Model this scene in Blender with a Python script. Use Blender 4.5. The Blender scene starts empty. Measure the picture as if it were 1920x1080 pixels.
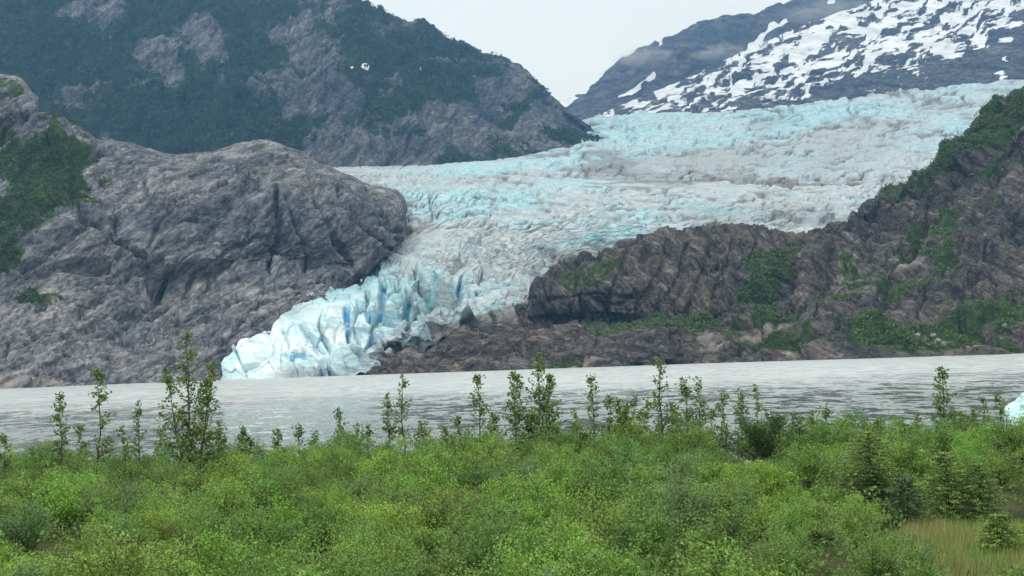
import bpy, math, random
import numpy as np
from mathutils import Matrix, Vector

random.seed(7)
RNG = np.random.default_rng(11)
R = math.radians
scene = bpy.context.scene
COL = scene.collection

# ------------------------------------------------------------------ camera
FPX = 2637.0                      # focal length in photo pixels (photo 1920 x 1080)
EYE = np.array([0.0, 0.0, 5.5])   # metres above the lake
ROLL = R(2.05)
PITCH = math.atan((673.0 - 540.0) / FPX)
cam_d = bpy.data.cameras.new('camera')
cam = bpy.data.objects.new('camera', cam_d)
COL.objects.link(cam)
CAM_ROT = Matrix.Rotation(R(90) + PITCH, 3, 'X') @ Matrix.Rotation(-ROLL, 3, 'Z')
cam.matrix_world = Matrix.Translation(Vector(EYE)) @ CAM_ROT.to_4x4()
cam_d.sensor_width = 36.0
cam_d.lens = 36.0 * FPX / 1920.0
cam_d.clip_start = 0.1
cam_d.clip_end = 30000.0
scene.camera = cam

# ------------------------------------------------------------------ sky and sun (overcast)
SUN_EL, SUN_AZ = R(52), R(215)
w = bpy.data.worlds.new('World')
scene.world = w
w.use_nodes = True
nt = w.node_tree
nt.nodes.clear()
out = nt.nodes.new('ShaderNodeOutputWorld')
bg = nt.nodes.new('ShaderNodeBackground')
sky = nt.nodes.new('ShaderNodeTexSky')
sky.sky_type = 'NISHITA'
sky.sun_disc = False
sky.sun_elevation = SUN_EL
sky.sun_rotation = SUN_AZ
tc = nt.nodes.new('ShaderNodeTexCoord')
mp = nt.nodes.new('ShaderNodeMapping')
mp.inputs['Scale'].default_value = (1.0, 1.0, 3.0)
no = nt.nodes.new('ShaderNodeTexNoise')
no.inputs['Scale'].default_value = 2.2
no.inputs['Detail'].default_value = 6.0
cr = nt.nodes.new('ShaderNodeValToRGB')
cr.color_ramp.elements[0].position = 0.30
cr.color_ramp.elements[0].color = (7.5, 7.45, 6.45, 1)
cr.color_ramp.elements[1].position = 0.70
cr.color_ramp.elements[1].color = (8.1, 8.05, 7.05, 1)
mx = nt.nodes.new('ShaderNodeMix')
mx.data_type = 'RGBA'
mx.inputs[0].default_value = 0.93          # a closed cloud deck over the blue
nt.links.new(tc.outputs['Generated'], mp.inputs['Vector'])
nt.links.new(mp.outputs['Vector'], no.inputs['Vector'])
nt.links.new(no.outputs['Fac'], cr.inputs['Fac'])
nt.links.new(sky.outputs['Color'], mx.inputs[6])
nt.links.new(cr.outputs['Color'], mx.inputs[7])
nt.links.new(mx.outputs[2], bg.inputs['Color'])
bg.inputs['Strength'].default_value = 0.14
nt.links.new(bg.outputs[0], out.inputs['Surface'])

sun_d = bpy.data.lights.new('sun', 'SUN')
sun_d.energy = 1.5
sun_d.angle = R(10)
sun_d.color = (1.0, 0.96, 0.90)
sun = bpy.data.objects.new('sun', sun_d)
COL.objects.link(sun)
sdir = Vector((math.sin(SUN_AZ) * math.cos(SUN_EL), math.cos(SUN_AZ) * math.cos(SUN_EL), math.sin(SUN_EL)))
sun.rotation_euler = (-sdir).to_track_quat('-Z', 'Y').to_euler()

vs = scene.view_settings
vs.view_transform = 'Standard'
vs.look = 'None'
vs.exposure = 0.36
vs.gamma = 1.0
vs.use_curve_mapping = False
cy = scene.cycles
cy.use_denoising = True
cy.max_bounces = 6
cy.diffuse_bounces = 3
cy.glossy_bounces = 2
cy.transmission_bounces = 3
cy.transparent_max_bounces = 6
cy.volume_bounces = 0
cy.use_adaptive_sampling = True
cy.adaptive_threshold = 0.02

# ------------------------------------------------------------------ numeric helpers
M3 = np.array(CAM_ROT)


def ray(px, py):
    px = np.asarray(px, float); py = np.asarray(py, float)
    d = np.stack([(px - 960.0) / FPX, (540.0 - py) / FPX, -np.ones_like(px)], -1)
    return d @ M3.T


def at(px, py, depth):
    """world point seen at photo pixel (px, py), depth metres north of the camera"""
    d = ray(px, py)
    return EYE + d * (np.asarray(depth, float) / d[..., 1])[..., None]


def to_px(P):
    q = (np.asarray(P, float) - EYE) @ M3
    return 960.0 - FPX * q[..., 0] / q[..., 2], 540.0 + FPX * q[..., 1] / q[..., 2]


_pr = np.random.default_rng(3)
_PERM = np.concatenate([_pr.permutation(256)] * 3)
_G = _pr.normal(size=(256, 3)); _G /= np.linalg.norm(_G, axis=1)[:, None]
_CELL = _pr.random((256, 4))


def perlin(P):
    P = np.asarray(P, float)
    i = np.floor(P).astype(int)
    f = P - i
    u = f * f * f * (f * (f * 6 - 15) + 10)
    i &= 255
    X, Y, Z = i[:, 0], i[:, 1], i[:, 2]
    res = 0.0
    for dx in (0, 1):
        wx = u[:, 0] if dx else 1 - u[:, 0]
        hx = _PERM[(X + dx) & 255]
        for dy in (0, 1):
            wy = u[:, 1] if dy else 1 - u[:, 1]
            hy = _PERM[hx + ((Y + dy) & 255)]
            for dz in (0, 1):
                wz = u[:, 2] if dz else 1 - u[:, 2]
                g = _G[_PERM[hy + ((Z + dz) & 255)]]
                dot = g[:, 0] * (f[:, 0] - dx) + g[:, 1] * (f[:, 1] - dy) + g[:, 2] * (f[:, 2] - dz)
                res = res + wx * wy * wz * dot
    return res * 1.6


def fbm(P, octs=5, gain=0.5, lac=2.03):
    a, s, r = 1.0, 1.0, 0.0
    for k in range(octs):
        r = r + a * perlin(P * s + 17.3 * k)
        a *= gain; s *= lac
    return r


def ridged(P, octs=5, gain=0.5, lac=2.07):
    a, s, r, t = 1.0, 1.0, 0.0, 0.0
    for k in range(octs):
        r = r + a * (1.0 - 2.0 * np.abs(perlin(P * s + 9.1 * k)))
        t += a
        a *= gain; s *= lac
    return r / t


def worley(P):
    """F1, F2, a random value of the nearest cell, and the height on that cell's own tilted plane"""
    i = np.floor(P).astype(int)
    f = P - i
    F1 = np.full(len(P), 9.0); F2 = F1.copy(); V = np.zeros(len(P)); TL = np.zeros(len(P))
    for dx in (-1, 0, 1):
        for dy in (-1, 0, 1):
            for dz in (-1, 0, 1):
                h = _PERM[_PERM[_PERM[(i[:, 0] + dx) & 255] + ((i[:, 1] + dy) & 255)] + ((i[:, 2] + dz) & 255)]
                c = _CELL[h]
                ex = f[:, 0] - dx - c[:, 0]; ey = f[:, 1] - dy - c[:, 1]; ez = f[:, 2] - dz - c[:, 2]
                d = np.sqrt(ex * ex + ey * ey + ez * ez)
                g = _G[h]
                near = d < F1
                F2 = np.where(near, F1, np.minimum(F2, d))
                V = np.where(near, c[:, 3], V)
                TL = np.where(near, ex * g[:, 0] + ey * g[:, 1] + ez * g[:, 2], TL)
                F1 = np.where(near, d, F1)
    return F1, F2, V, TL


def smooth(x, a, b):
    t = np.clip((x - a) / (b - a), 0, 1)
    return t * t * (3 - 2 * t)


def hermite(t, x, y):
    """smooth curve through (x, y) with bounded tangents; y may be (n, k)"""
    x = np.asarray(x, float); y = np.asarray(y, float)
    d = np.diff(y, axis=0) / np.diff(x).reshape(-1, *([1] * (y.ndim - 1)))
    m = np.zeros_like(y)
    m[0], m[-1] = d[0], d[-1]
    a, b = d[:-1], d[1:]
    same = (a * b) > 0
    with np.errstate(divide='ignore', invalid='ignore'):
        h = np.where(same, 2 * a * b / (a + b), 0)
    m[1:-1] = 0.5 * h + 0.5 * 0.5 * (a + b) * np.where(same, 1, 0.5)
    k = np.clip(np.searchsorted(x, t, side='right') - 1, 0, len(x) - 2)
    hh = (x[k + 1] - x[k])
    s = (t - x[k]) / hh
    sh = (-1,) + (1,) * (y.ndim - 1)
    s = s.reshape(sh); hh = hh.reshape(sh)
    return ((2 * s ** 3 - 3 * s ** 2 + 1) * y[k] + (s ** 3 - 2 * s ** 2 + s) * hh * m[k]
            + (-2 * s ** 3 + 3 * s ** 2) * y[k + 1] + (s ** 3 - s ** 2) * hh * m[k + 1])


def sheet(rows, nu, nv, vw=None):
    """A landform as a smooth surface through surveyed lines (pixel, pixel, distance), returned as world points"""
    rr = []
    tu = np.linspace(0, 1, nu)
    for r in rows:
        r = np.array(r, float)
        r[:, 2] = np.log(r[:, 2])
        seg = np.hypot(np.diff(r[:, 0]), np.diff(r[:, 1])) + 200 * np.abs(np.diff(r[:, 2]))
        s = np.concatenate([[0], np.cumsum(seg)]); s /= s[-1]
        rr.append(hermite(tu, s, r))
    rr = np.array(rr)                                # (nrow, nu, 3)
    if vw is None:
        step = np.abs(np.diff(rr[:, :, 1], axis=0)).mean(1) + 120 * np.abs(np.diff(rr[:, :, 2], axis=0)).mean(1) + 6
    else:
        step = np.array(vw, float)
    v = np.concatenate([[0], np.cumsum(step)]); v /= v[-1]
    g = hermite(np.linspace(0, 1, nv), v, rr)        # (nv, nu, 3)
    P = at(g[..., 0], g[..., 1], np.exp(g[..., 2]))
    return P


def grid_normals(P):
    du = np.gradient(P, axis=1); dv = np.gradient(P, axis=0)
    n = np.cross(du, dv)
    n /= np.linalg.norm(n, axis=-1, keepdims=True) + 1e-9
    return n


def link(name, me, parent=None):
    o = bpy.data.objects.new(name, me)
    COL.objects.link(o)
    if parent is not None:
        o.parent = parent
    return o


def mesh_np(name, V, F, mat, smooth_shade=True, attrs=None):
    """mesh from numpy vertices and an (n, k) face array"""
    V = np.ascontiguousarray(V, dtype=np.float32); F = np.ascontiguousarray(F, dtype=np.int32)
    me = bpy.data.meshes.new(name)
    k = F.shape[1]
    me.vertices.add(len(V)); me.vertices.foreach_set('co', V.ravel())
    me.loops.add(F.size); me.loops.foreach_set('vertex_index', F.ravel())
    me.polygons.add(len(F))
    me.polygons.foreach_set('loop_start', np.arange(0, F.size, k, dtype=np.int32))
    me.polygons.foreach_set('use_smooth', np.full(len(F), smooth_shade, dtype=bool))
    me.update(calc_edges=True)
    for an, av in (attrs or {}).items():
        a = me.attributes.new(an, 'FLOAT', 'POINT')
        a.data.foreach_set('value', np.ascontiguousarray(av, dtype=np.float32).ravel())
    if mat is not None:
        me.materials.append(mat)
    return me


def grid_faces(nv, nu):
    a = np.arange(nv * nu).reshape(nv, nu)
    return np.stack([a[:-1, :-1].ravel(), a[:-1, 1:].ravel(), a[1:, 1:].ravel(), a[1:, :-1].ravel()], 1)


def tag(o, label=None, category=None, group=None, kind=None):
    if label: o['label'] = label
    if category: o['category'] = category
    if group: o['group'] = group
    if kind: o['kind'] = kind
    return o


def ellipses(px, py, lst, warp=0.0):
    """soft union of ellipses (cx, cy, rx, ry, tilt in degrees[, weight]) in survey pixels; 1 inside, falling to 0 outside"""
    m = np.zeros_like(px)
    for e in lst:
        cx, cy_, rx, ry, t = e[:5]
        wgt = e[5] if len(e) > 5 else 1.0
        c, s = math.cos(R(t)), math.sin(R(t))
        dx, dy = px - cx, py - cy_
        q = np.sqrt(((dx * c - dy * s) / rx) ** 2 + ((dx * s + dy * c) / ry) ** 2) + warp
        m = np.maximum(m, wgt * smooth(q, 1.35, 0.65))
    return m


_WARP = {}


def line_mask(px, py, pts, width):
    pts = np.array(pts, float)
    if id(px) not in _WARP:
        _WARP.clear()
        W_ = np.stack([px / 26, py / 26, 0 * px], 1)
        _WARP[id(px)] = (fbm(W_, 3), fbm(W_ + 31.7, 3))
    wa, wb_ = _WARP[id(px)]
    px = px + width * 0.75 * wa; py = py + width * 0.75 * wb_
    d = np.full(px.shape, 1e9)
    for a, b in zip(pts[:-1], pts[1:]):
        ab = b - a
        t = np.clip(((px - a[0]) * ab[0] + (py - a[1]) * ab[1]) / (ab @ ab), 0, 1)
        d = np.minimum(d, np.hypot(px - a[0] - t * ab[0], py - a[1] - t * ab[1]))
    return smooth(d, width, width * 0.35)

# ------------------------------------------------------------------ materials


class NT:
    def __init__(self, name):
        self.m = bpy.data.materials.new(name)
        self.m.use_nodes = True
        self.t = self.m.node_tree
        self.t.nodes.clear()
        self.out = self.t.nodes.new('ShaderNodeOutputMaterial')

    def n(self, typ, **kw):
        x = self.t.nodes.new(typ)
        for k, v in kw.items():
            if k.startswith('i_'):
                x.inputs[k[2:].replace('_', ' ')].default_value = v
            else:
                setattr(x, k, v)
        return x

    def l(self, a, b):
        self.t.links.new(a, b)

    def noise(self, vec, scale, detail=5.0, rough=0.55, dist=0.0):
        x = self.n('ShaderNodeTexNoise')
        x.inputs['Scale'].default_value = scale
        x.inputs['Detail'].default_value = detail
        x.inputs['Roughness'].default_value = rough
        x.inputs['Distortion'].default_value = dist
        self.l(vec, x.inputs['Vector'])
        return x.outputs['Fac']

    def ramp(self, fac, stops):
        x = self.n('ShaderNodeValToRGB')
        el = x.color_ramp.elements
        while len(el) < len(stops):
            el.new(0.5)
        for e, (p, c) in zip(el, stops):
            e.position = p
            e.color = (*c, 1) if len(c) == 3 else c
        self.l(fac, x.inputs['Fac'])
        return x.outputs['Color']

    def mix(self, fac, a, b, mode='MIX'):
        x = self.n('ShaderNodeMix', data_type='RGBA', blend_type=mode)
        for s, v in ((0, fac), (6, a), (7, b)):
            if hasattr(v, 'is_output'):
                self.l(v, x.inputs[s])
            else:
                x.inputs[s].default_value = v if s == 0 else ((*v, 1) if len(v) == 3 else v)
        return x.outputs[2]

    def math(self, op, a, b=None, clamp=False):
        x = self.n('ShaderNodeMath', operation=op, use_clamp=clamp)
        for s, v in ((0, a), (1, b)):
            if v is None:
                continue
            if hasattr(v, 'is_output'):
                self.l(v, x.inputs[s])
            else:
                x.inputs[s].default_value = v
        return x.outputs[0]

    def attr(self, name):
        x = self.n('ShaderNodeAttribute', attribute_name=name)
        return x.outputs['Fac']

    def mapping(self, vec, scale=(1, 1, 1), rot=(0, 0, 0)):
        if any(rot):                                   # turn first, stretch afterwards
            x = self.n('ShaderNodeMapping')
            x.inputs['Rotation'].default_value = rot
            self.l(vec, x.inputs['Vector'])
            vec = x.outputs['Vector']
        x = self.n('ShaderNodeMapping')
        x.inputs['Scale'].default_value = scale
        self.l(vec, x.inputs['Vector'])
        return x.outputs['Vector']

    def pos(self):
        return self.n('ShaderNodeNewGeometry').outputs['Position']

    def edge(self, mask, noise_, lo=0.42, hi=0.58, amt=0.6):
        """sharpen a soft mask with noise so that its border is ragged"""
        a = self.math('MULTIPLY_ADD', noise_, amt)
        a.node.inputs[2].default_value = -amt / 2
        s = self.math('ADD', mask, a)
        x = self.n('ShaderNodeMapRange', interpolation_type='SMOOTHSTEP')
        x.inputs['From Min'].default_value = lo
        x.inputs['From Max'].default_value = hi
        self.l(s, x.inputs['Value'])
        return x.outputs['Result']

    def bump(self, height, strength, dist, normal=None):
        x = self.n('ShaderNodeBump')
        x.inputs['Strength'].default_value = strength
        x.inputs['Distance'].default_value = dist
        self.l(height, x.inputs['Height'])
        if normal is not None:
            self.l(normal, x.inputs['Normal'])
        return x.outputs['Normal']

    def bsdf(self, color, rough=0.9, normal=None, spec=0.2):
        b = self.n('ShaderNodeBsdfPrincipled')
        if hasattr(color, 'is_output'):
            self.l(color, b.inputs['Base Color'])
        else:
            b.inputs['Base Color'].default_value = (*color, 1)
        if hasattr(rough, 'is_output'):
            self.l(rough, b.inputs['Roughness'])
        else:
            b.inputs['Roughness'].default_value = rough
        b.inputs['Specular IOR Level'].default_value = spec
        if normal is not None:
            self.l(normal, b.inputs['Normal'])
        self.l(b.outputs[0], self.out.inputs['Surface'])
        return b


def rock_material(name, stops, unit, veg_cols, strata_rot, bump=0.7, rust_cols=((0.28, 0.245, 0.225), (0.44, 0.39, 0.36))):
    """bare rock with banding, plus moss and scrub where the 'veg' attribute says and snow where 'snow' says; unit = metres of the finest grain"""
    t = NT(name)
    p = t.pos()
    sp = t.mapping(p, (0.42, 0.8, 2.7), strata_rot)
    big = t.noise(p, 1 / (unit * 40), 4)
    mid = t.noise(sp, 1 / (unit * 10), 8, 0.64, 0.4)
    fine = t.noise(p, 1 / (unit * 2.0), 5, 0.7)
    f = t.math('MULTIPLY_ADD', mid, 0.62); f.node.inputs[2].default_value = 0.0
    f2 = t.math('MULTIPLY_ADD', fine, 0.38); t.l(f, f2.node.inputs[2])
    col = t.ramp(f2, stops)
    hue = t.ramp(big, [(0.38, (0.66, 0.71, 0.80)), (0.5, (1.0, 1.0, 1.0)), (0.62, (1.20, 1.17, 1.14))])
    col = t.mix(1.0, col, hue, 'MULTIPLY')
    j1 = t.math('ABSOLUTE', t.math('SUBTRACT', t.noise(sp, 1 / (unit * 6), 4, 0.6, 0.4), 0.5))
    j2 = t.math('ABSOLUTE', t.math('SUBTRACT', t.noise(t.mapping(p, (1.0, 1.0, 0.7), (R(30), R(-35), 0)), 1 / (unit * 11), 4, 0.6), 0.5))
    jn = t.math('MINIMUM', j1, j2)
    joint = t.ramp(jn, [(0.0, (0.38, 0.39, 0.42)), (0.035, (1.0, 1.0, 1.0))])
    col = t.mix(1.0, col, joint, 'MULTIPLY')
    rust = t.attr('rust')
    rf = t.edge(rust, mid, 0.35, 0.75, 0.7)
    col = t.mix(rf, col, t.mix(fine, *rust_cols))
    veg = t.attr('veg')
    vn = t.noise(p, 1 / (unit * 5), 6, 0.65)
    vf = t.edge(veg, vn, 0.44, 0.56, 0.9)
    vcol = t.ramp(t.noise(p, 1 / (unit * 3.2), 5, 0.7), [(0.32, veg_cols[0]), (0.5, veg_cols[1]), (0.7, veg_cols[2])])
    col = t.mix(vf, col, vcol)
    snow = t.attr('snow')
    sf = t.edge(snow, t.noise(sp, 1 / (unit * 4), 6, 0.65), 0.45, 0.56, 0.35)
    col = t.mix(sf, col, t.ramp(mid, [(0.4, (0.62, 0.64, 0.66)), (0.55, (0.80, 0.82, 0.83))]))
    h = t.math('MULTIPLY_ADD', mid, 2.2); t.l(fine, h.node.inputs[2])
    jm = t.math('MINIMUM', jn, 0.06)
    h2 = t.math('MULTIPLY_ADD', jm, 9.0); t.l(h, h2.node.inputs[2]); h = h2
    hb = t.mix(sf, h, (1.2, 1.2, 1.2))
    nrm = t.bump(hb, bump, unit * 3.2)
    t.bsdf(col, 0.92, nrm, 0.15)
    return t.m


GREY = [(0.39, (0.070, 0.073, 0.082)), (0.455, (0.142, 0.146, 0.157)), (0.545, (0.240, 0.242, 0.252)), (0.62, (0.40, 0.40, 0.405))]
BROWN = [(0.39, (0.050, 0.046, 0.043)), (0.455, (0.098, 0.089, 0.081)), (0.545, (0.165, 0.148, 0.133)), (0.62, (0.30, 0.272, 0.24))]
BLUEGREY = [(0.39, (0.060, 0.064, 0.072)), (0.455, (0.115, 0.118, 0.128)), (0.545, (0.185, 0.185, 0.195)), (0.62, (0.30, 0.295, 0.30))]
DARK = [(0.39, (0.055, 0.056, 0.062)), (0.47, (0.10, 0.10, 0.108)), (0.55, (0.155, 0.152, 0.16)), (0.62, (0.24, 0.235, 0.24))]
SCRUB = [(0.026, 0.046, 0.016), (0.052, 0.090, 0.028), (0.092, 0.140, 0.042)]

MAT = {}
MAT['left_rock'] = rock_material('rock_grey', GREY, 1.6, SCRUB, (0.0, R(38), R(20)), 0.45)
MOSSY = ((0.15, 0.145, 0.085), (0.29, 0.27, 0.17))
MAT['cliff'] = rock_material('rock_brown', BROWN, 1.4, SCRUB, (R(10), R(-58), R(10)), 0.7, MOSSY)
MAT['slope'] = rock_material('rock_slope', BROWN, 1.5, SCRUB, (R(8), R(-42), R(10)))
MAT['shelf'] = rock_material('rock_shelf', BROWN, 1.2, SCRUB, (R(0), R(-15), R(10)))
MAT['mountain'] = rock_material('rock_mountain', BLUEGREY, 4.0, [(0.010, 0.022, 0.012), (0.022, 0.044, 0.022), (0.042, 0.072, 0.030)], (R(0), R(55), R(10)))
MAT['snowy'] = rock_material('rock_snowy', DARK, 6.0, SCRUB, (R(0), R(-20), R(0)))


def land(name, rows, nu, nv, disp, mat, masks, vw=None, smooth_shade=True):
    P = sheet(rows, nu, nv, vw)
    N = grid_normals(P)
    if N[..., 1].mean() > 0:
        N = -N
    px, py = to_px(P)
    S = P.reshape(-1, 3)
    vv, uu = np.meshgrid(np.linspace(0, 1, nv), np.linspace(0, 1, nu), indexing='ij')
    GRID['u'], GRID['v'] = uu.ravel(), vv.ravel()
    d = disp(S, px.ravel(), py.ravel())
    if d.ndim == 1:
        Q = S + N.reshape(-1, 3) * d[:, None]
    else:
        Q = S + d
    at_ = masks(Q, px.ravel(), py.ravel(), N.reshape(-1, 3))
    for k in ('veg', 'snow', 'rust'):
        at_.setdefault(k, np.zeros(len(Q)))
    F = grid_faces(nv, nu)
    me = mesh_np(name, Q, F, mat, smooth_shade, at_)
    o = link(name, me)
    tag(o, kind='structure')
    VEG[name] = (Q, at_['veg'], px.ravel(), py.ravel())
    return o, Q


VEG = {}


def rot_axis(P, ax, ay, az=0.0):
    Rm = np.array(Matrix.Rotation(R(az), 3, 'Z') @ Matrix.Rotation(R(ay), 3, 'Y') @ Matrix.Rotation(R(ax), 3, 'X'))
    return P @ Rm.T


def crags(P, big, mid, small, tilt, amp, step=None):
    """rock relief: broad bulges, tilted faceted blocks in two sizes with open joints, ledges, grit"""
    T = rot_axis(P, tilt[0], tilt[1])
    st = np.array([0.5, 0.8, 1.35])
    w1 = fbm(P / mid, 2)
    f1, f2, v, tl = worley(T * st / mid + 0.35 * w1[:, None])
    blocks = 0.8 * (v - 0.5) + 1.5 * tl - 0.7 * smooth(f2 - f1, 0.10, 0.0)
    g1, g2, u, tm = worley(T * st / (mid * 0.36) + 0.3 * w1[:, None] + 5.5)
    small_b = 0.8 * (u - 0.5) + 1.5 * tm - 0.7 * smooth(g2 - g1, 0.13, 0.0)
    d = amp[0] * fbm(P / big, 3) + amp[1] * (0.5 * ridged(T * np.array([0.5, 0.8, 1.5]) / (mid * 1.4), 3, 0.5) + blocks) + amp[2] * small_b + amp[3] * ridged(T * st / small, 3, 0.6)
    if step:
        per, sa = step
        q = T[:, 2] / per + 0.8 * fbm(P / (per * 5), 3)
        fr = q - np.floor(q)
        d = d + sa * (smooth(fr, 0.0, 0.72) - fr) * 2.0
    return d - d.mean()


GRID = {}

# ------------------------------------------------------------------ large structure: mountains


def back(row, dpy, dd):
    return [(a, b + dpy, c + dd) for a, b, c in row]


ridge = [(-160, -320, 3000), (0, -260, 3000), (300, -180, 3000), (560, -75, 2950), (690, -2, 2900), (745, 28, 2860), (800, 65, 2820), (850, 88, 2780),
         (895, 104, 2740), (955, 126, 2700), (1000, 156, 2640), (1030, 182, 2600), (1062, 208, 2560), (1100, 236, 2530), (1122, 254, 2510)]
rows = [
    [(-160, 480, 1850), (0, 450, 1850), (300, 420, 1880), (640, 395, 1900), (900, 380, 1980), (1000, 360, 2080), (1115, 330, 2200), (1170, 320, 2300)],
    [(-160, 420, 1900), (0, 380, 1900), (300, 350, 1950), (640, 325, 2000), (900, 314, 2100), (1000, 296, 2200), (1115, 274, 2330), (1150, 270, 2400)],
    [(-160, 330, 2000), (0, 300, 2000), (300, 290, 2050), (640, 275, 2080), (880, 268, 2180), (980, 262, 2260), (1105, 262, 2370), (1140, 266, 2430)],
    [(-160, 200, 2150), (0, 190, 2150), (300, 200, 2200), (640, 200, 2200), (850, 205, 2300), (960, 218, 2380), (1092, 250, 2410), (1135, 262, 2450)],
    [(-160, 0, 2450), (0, 0, 2450), (300, 20, 2500), (560, 50, 2500), (760, 105, 2540), (900, 155, 2540), (1060, 222, 2470), (1130, 259, 2480)],
    ridge, back(ridge, 30, 500)]


def d_left(S, px, py):
    fade = smooth(px, 1130, 1040)
    T = rot_axis(S, 0, 58)
    fade = fade * smooth(py, 330, 275)
    d = crags(S, 420, 110, 26, (0, 62), (26, 9, 6, 5))
    # gullies running down the face
    g = ridged(np.stack([S[:, 0] / 130 + S[:, 2] / 320, S[:, 1] / 900, S[:, 2] / 700], 1), 4, 0.55)
    return (d + 36 * (g - g.mean())) * (0.22 + 0.78 * fade) * (0.45 + 0.55 * smooth(px, 1000, 700))


def m_left(Q, px, py, N):
    n = fbm(Q / 260, 4)
    veg = 0.50 + 0.34 * n + 0.25 * fbm(np.stack([Q[:, 0] / 90, Q[:, 1] / 90, Q[:, 2] / 240], 1), 3)
    wv = 0.75 * fbm(Q / 150, 5, 0.6)
    rock = ellipses(px, py, [(120, 18, 170, 30, -8), (285, 110, 28, 36, 0), (405, 130, 26, 60, 10), (590, 90, 60, 80, -30), (545, 190, 60, 60, 0),
                             (880, 235, 190, 55, 10), (700, 270, 130, 45, 0), (1000, 220, 110, 60, 30), (610, 300, 110, 30, 0), (940, 170, 70, 40, 30),
                             (325, 150, 22, 40, 20), (620, 50, 18, 50, 0), (640, 210, 40, 60, -20)], wv)
    green = ellipses(px, py, [(70, 110, 90, 80, 0), (215, 120, 60, 60, 0), (330, 230, 180, 60, 0), (770, 190, 130, 45, 25), (780, 90, 120, 40, 30), (450, 215, 90, 35, 10),
                              (250, 60, 60, 40, 30), (840, 290, 20, 20, 0), (660, 20, 60, 60, 20), (1000, 190, 90, 14, 36)], wv)
    veg = np.clip(veg + 0.12 + 0.40 * green - 0.42 * rock, 0, 1)
    sw = 0.25 * fbm(Q / 18, 2)
    snow = ellipses(px, py, [(683, 133, 8, 4, 0), (659, 133, 3, 1.6, 0), (787, 137, 3, 2, 0), (58, 47, 8, 3, 10)], sw)
    return {'veg': veg, 'snow': snow, 'rust': 0.35 * rock * smooth(py, 180, 260)}


land('left_mountain', rows, 520, 340, d_left, MAT['mountain'], m_left)

# snowy mountain behind the ice, and the far mountain beyond it
ridge = [(1118, 216, 3700), (1180, 194, 3750), (1280, 150, 3800), (1400, 101, 3850), (1500, 60, 3900), (1560, 35, 3900), (1640, 0, 3950), (1760, -50, 4000), (1920, -110, 4000), (2100, -200, 4000)]
rows = [[(1090, 240, 3300), (1300, 240, 3250), (1500, 230, 3200), (1700, 210, 3150), (1920, 190, 3100), (2100, 170, 3050)],
        [(1120, 221, 3450), (1280, 182, 3500), (1450, 130, 3520), (1650, 85, 3500), (1900, 30, 3450), (2100, 0, 3400)],
        ridge, back(ridge, 20, 600)]


def d_snow(S, px, py):
    return crags(S, 500, 150, 40, (0, -20), (18, 5, 4, 5)) * (0.4 + 0.6 * smooth(px, 1120, 1250))


def m_snow(Q, px, py, N):
    c, s = math.cos(R(22)), math.sin(R(22))
    a = px * c - py * s; b = px * s + py * c
    wp = fbm(np.stack([a / 60, b / 60, 0 * a], 1), 3)
    q = np.stack([a / 34 + 0.6 * wp, b / 8.5 + 0.8 * wp, np.full_like(a, 0.3)], 1)
    n = fbm(q, 5, 0.62)
    low = np.interp(px, [1120, 1280, 1450, 1600, 1700, 1760, 1830, 1920], [222, 200, 190, 124, 122, 112, 62, 10]) + 26 * fbm(np.stack([px / 50, py / 50, px * 0], 1), 3)
    h = (low - py)
    base = np.interp(h, [-70, -20, 0, 40, 110, 200], [-0.8, -0.34, -0.06, 0.06, 0.11, 0.13])
    snow = np.clip(0.5 + base + 0.52 * n, 0, 1)
    extra = ellipses(px, py, [(1885, 70, 16, 6, 0), (1835, 70, 14, 18, 0), (1880, 118, 10, 5, 0), (1878, 145, 10, 12, 0), (1905, 40, 14, 7, 0), (1775, 98, 26, 8, -20)], 0.9 * n)
    return {'snow': np.maximum(snow, 0.8 * extra)}


land('snowy_mountain', rows, 410, 200, d_snow, MAT['snowy'], m_snow)

ridge = [(1015, 212, 4300), (1042, 190, 4300), (1070, 178, 4300), (1112, 164, 4350), (1150, 128, 4400), (1185, 101, 4400), (1215, 86, 4400), (1260, 74, 4450), (1330, 46, 4500),
         (1420, 34, 4500), (1490, 9, 4550), (1560, -15, 4600), (1700, -50, 4700), (1950, -80, 4700)]
rows = [[(990, 260, 3800), (1200, 240, 3800), (1400, 220, 3800), (1600, 200, 3800), (1950, 180, 3800)],
        [(1030, 215, 4100), (1120, 190, 4100), (1220, 130, 4100), (1400, 95, 4100), (1600, 50, 4100), (1950, 0, 4100)],
        ridge, back(ridge, 15, 500)]


def d_far(S, px, py):
    return crags(S, 500, 220, 60, (0, 40), (16, 22, 6, 8)) * 0.8


def m_far(Q, px, py, N):
    wv = 0.3 * fbm(Q / 60, 2)
    sn = line_mask(px, py, [(1160, 176), (1200, 153), (1226, 136)], 6) + line_mask(px, py, [(1394, 102), (1425, 72), (1468, 40)], 9)
    sn = np.maximum(sn, ellipses(px, py, [(1060, 186, 26, 7, 22), (1240, 82, 5, 3, 0), (1560, 8, 8, 5, 0)], wv))
    return {'snow': np.clip(sn, 0, 1)}


land('far_mountain', rows, 300, 110, d_far, MAT['snowy'], m_far)

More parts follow.
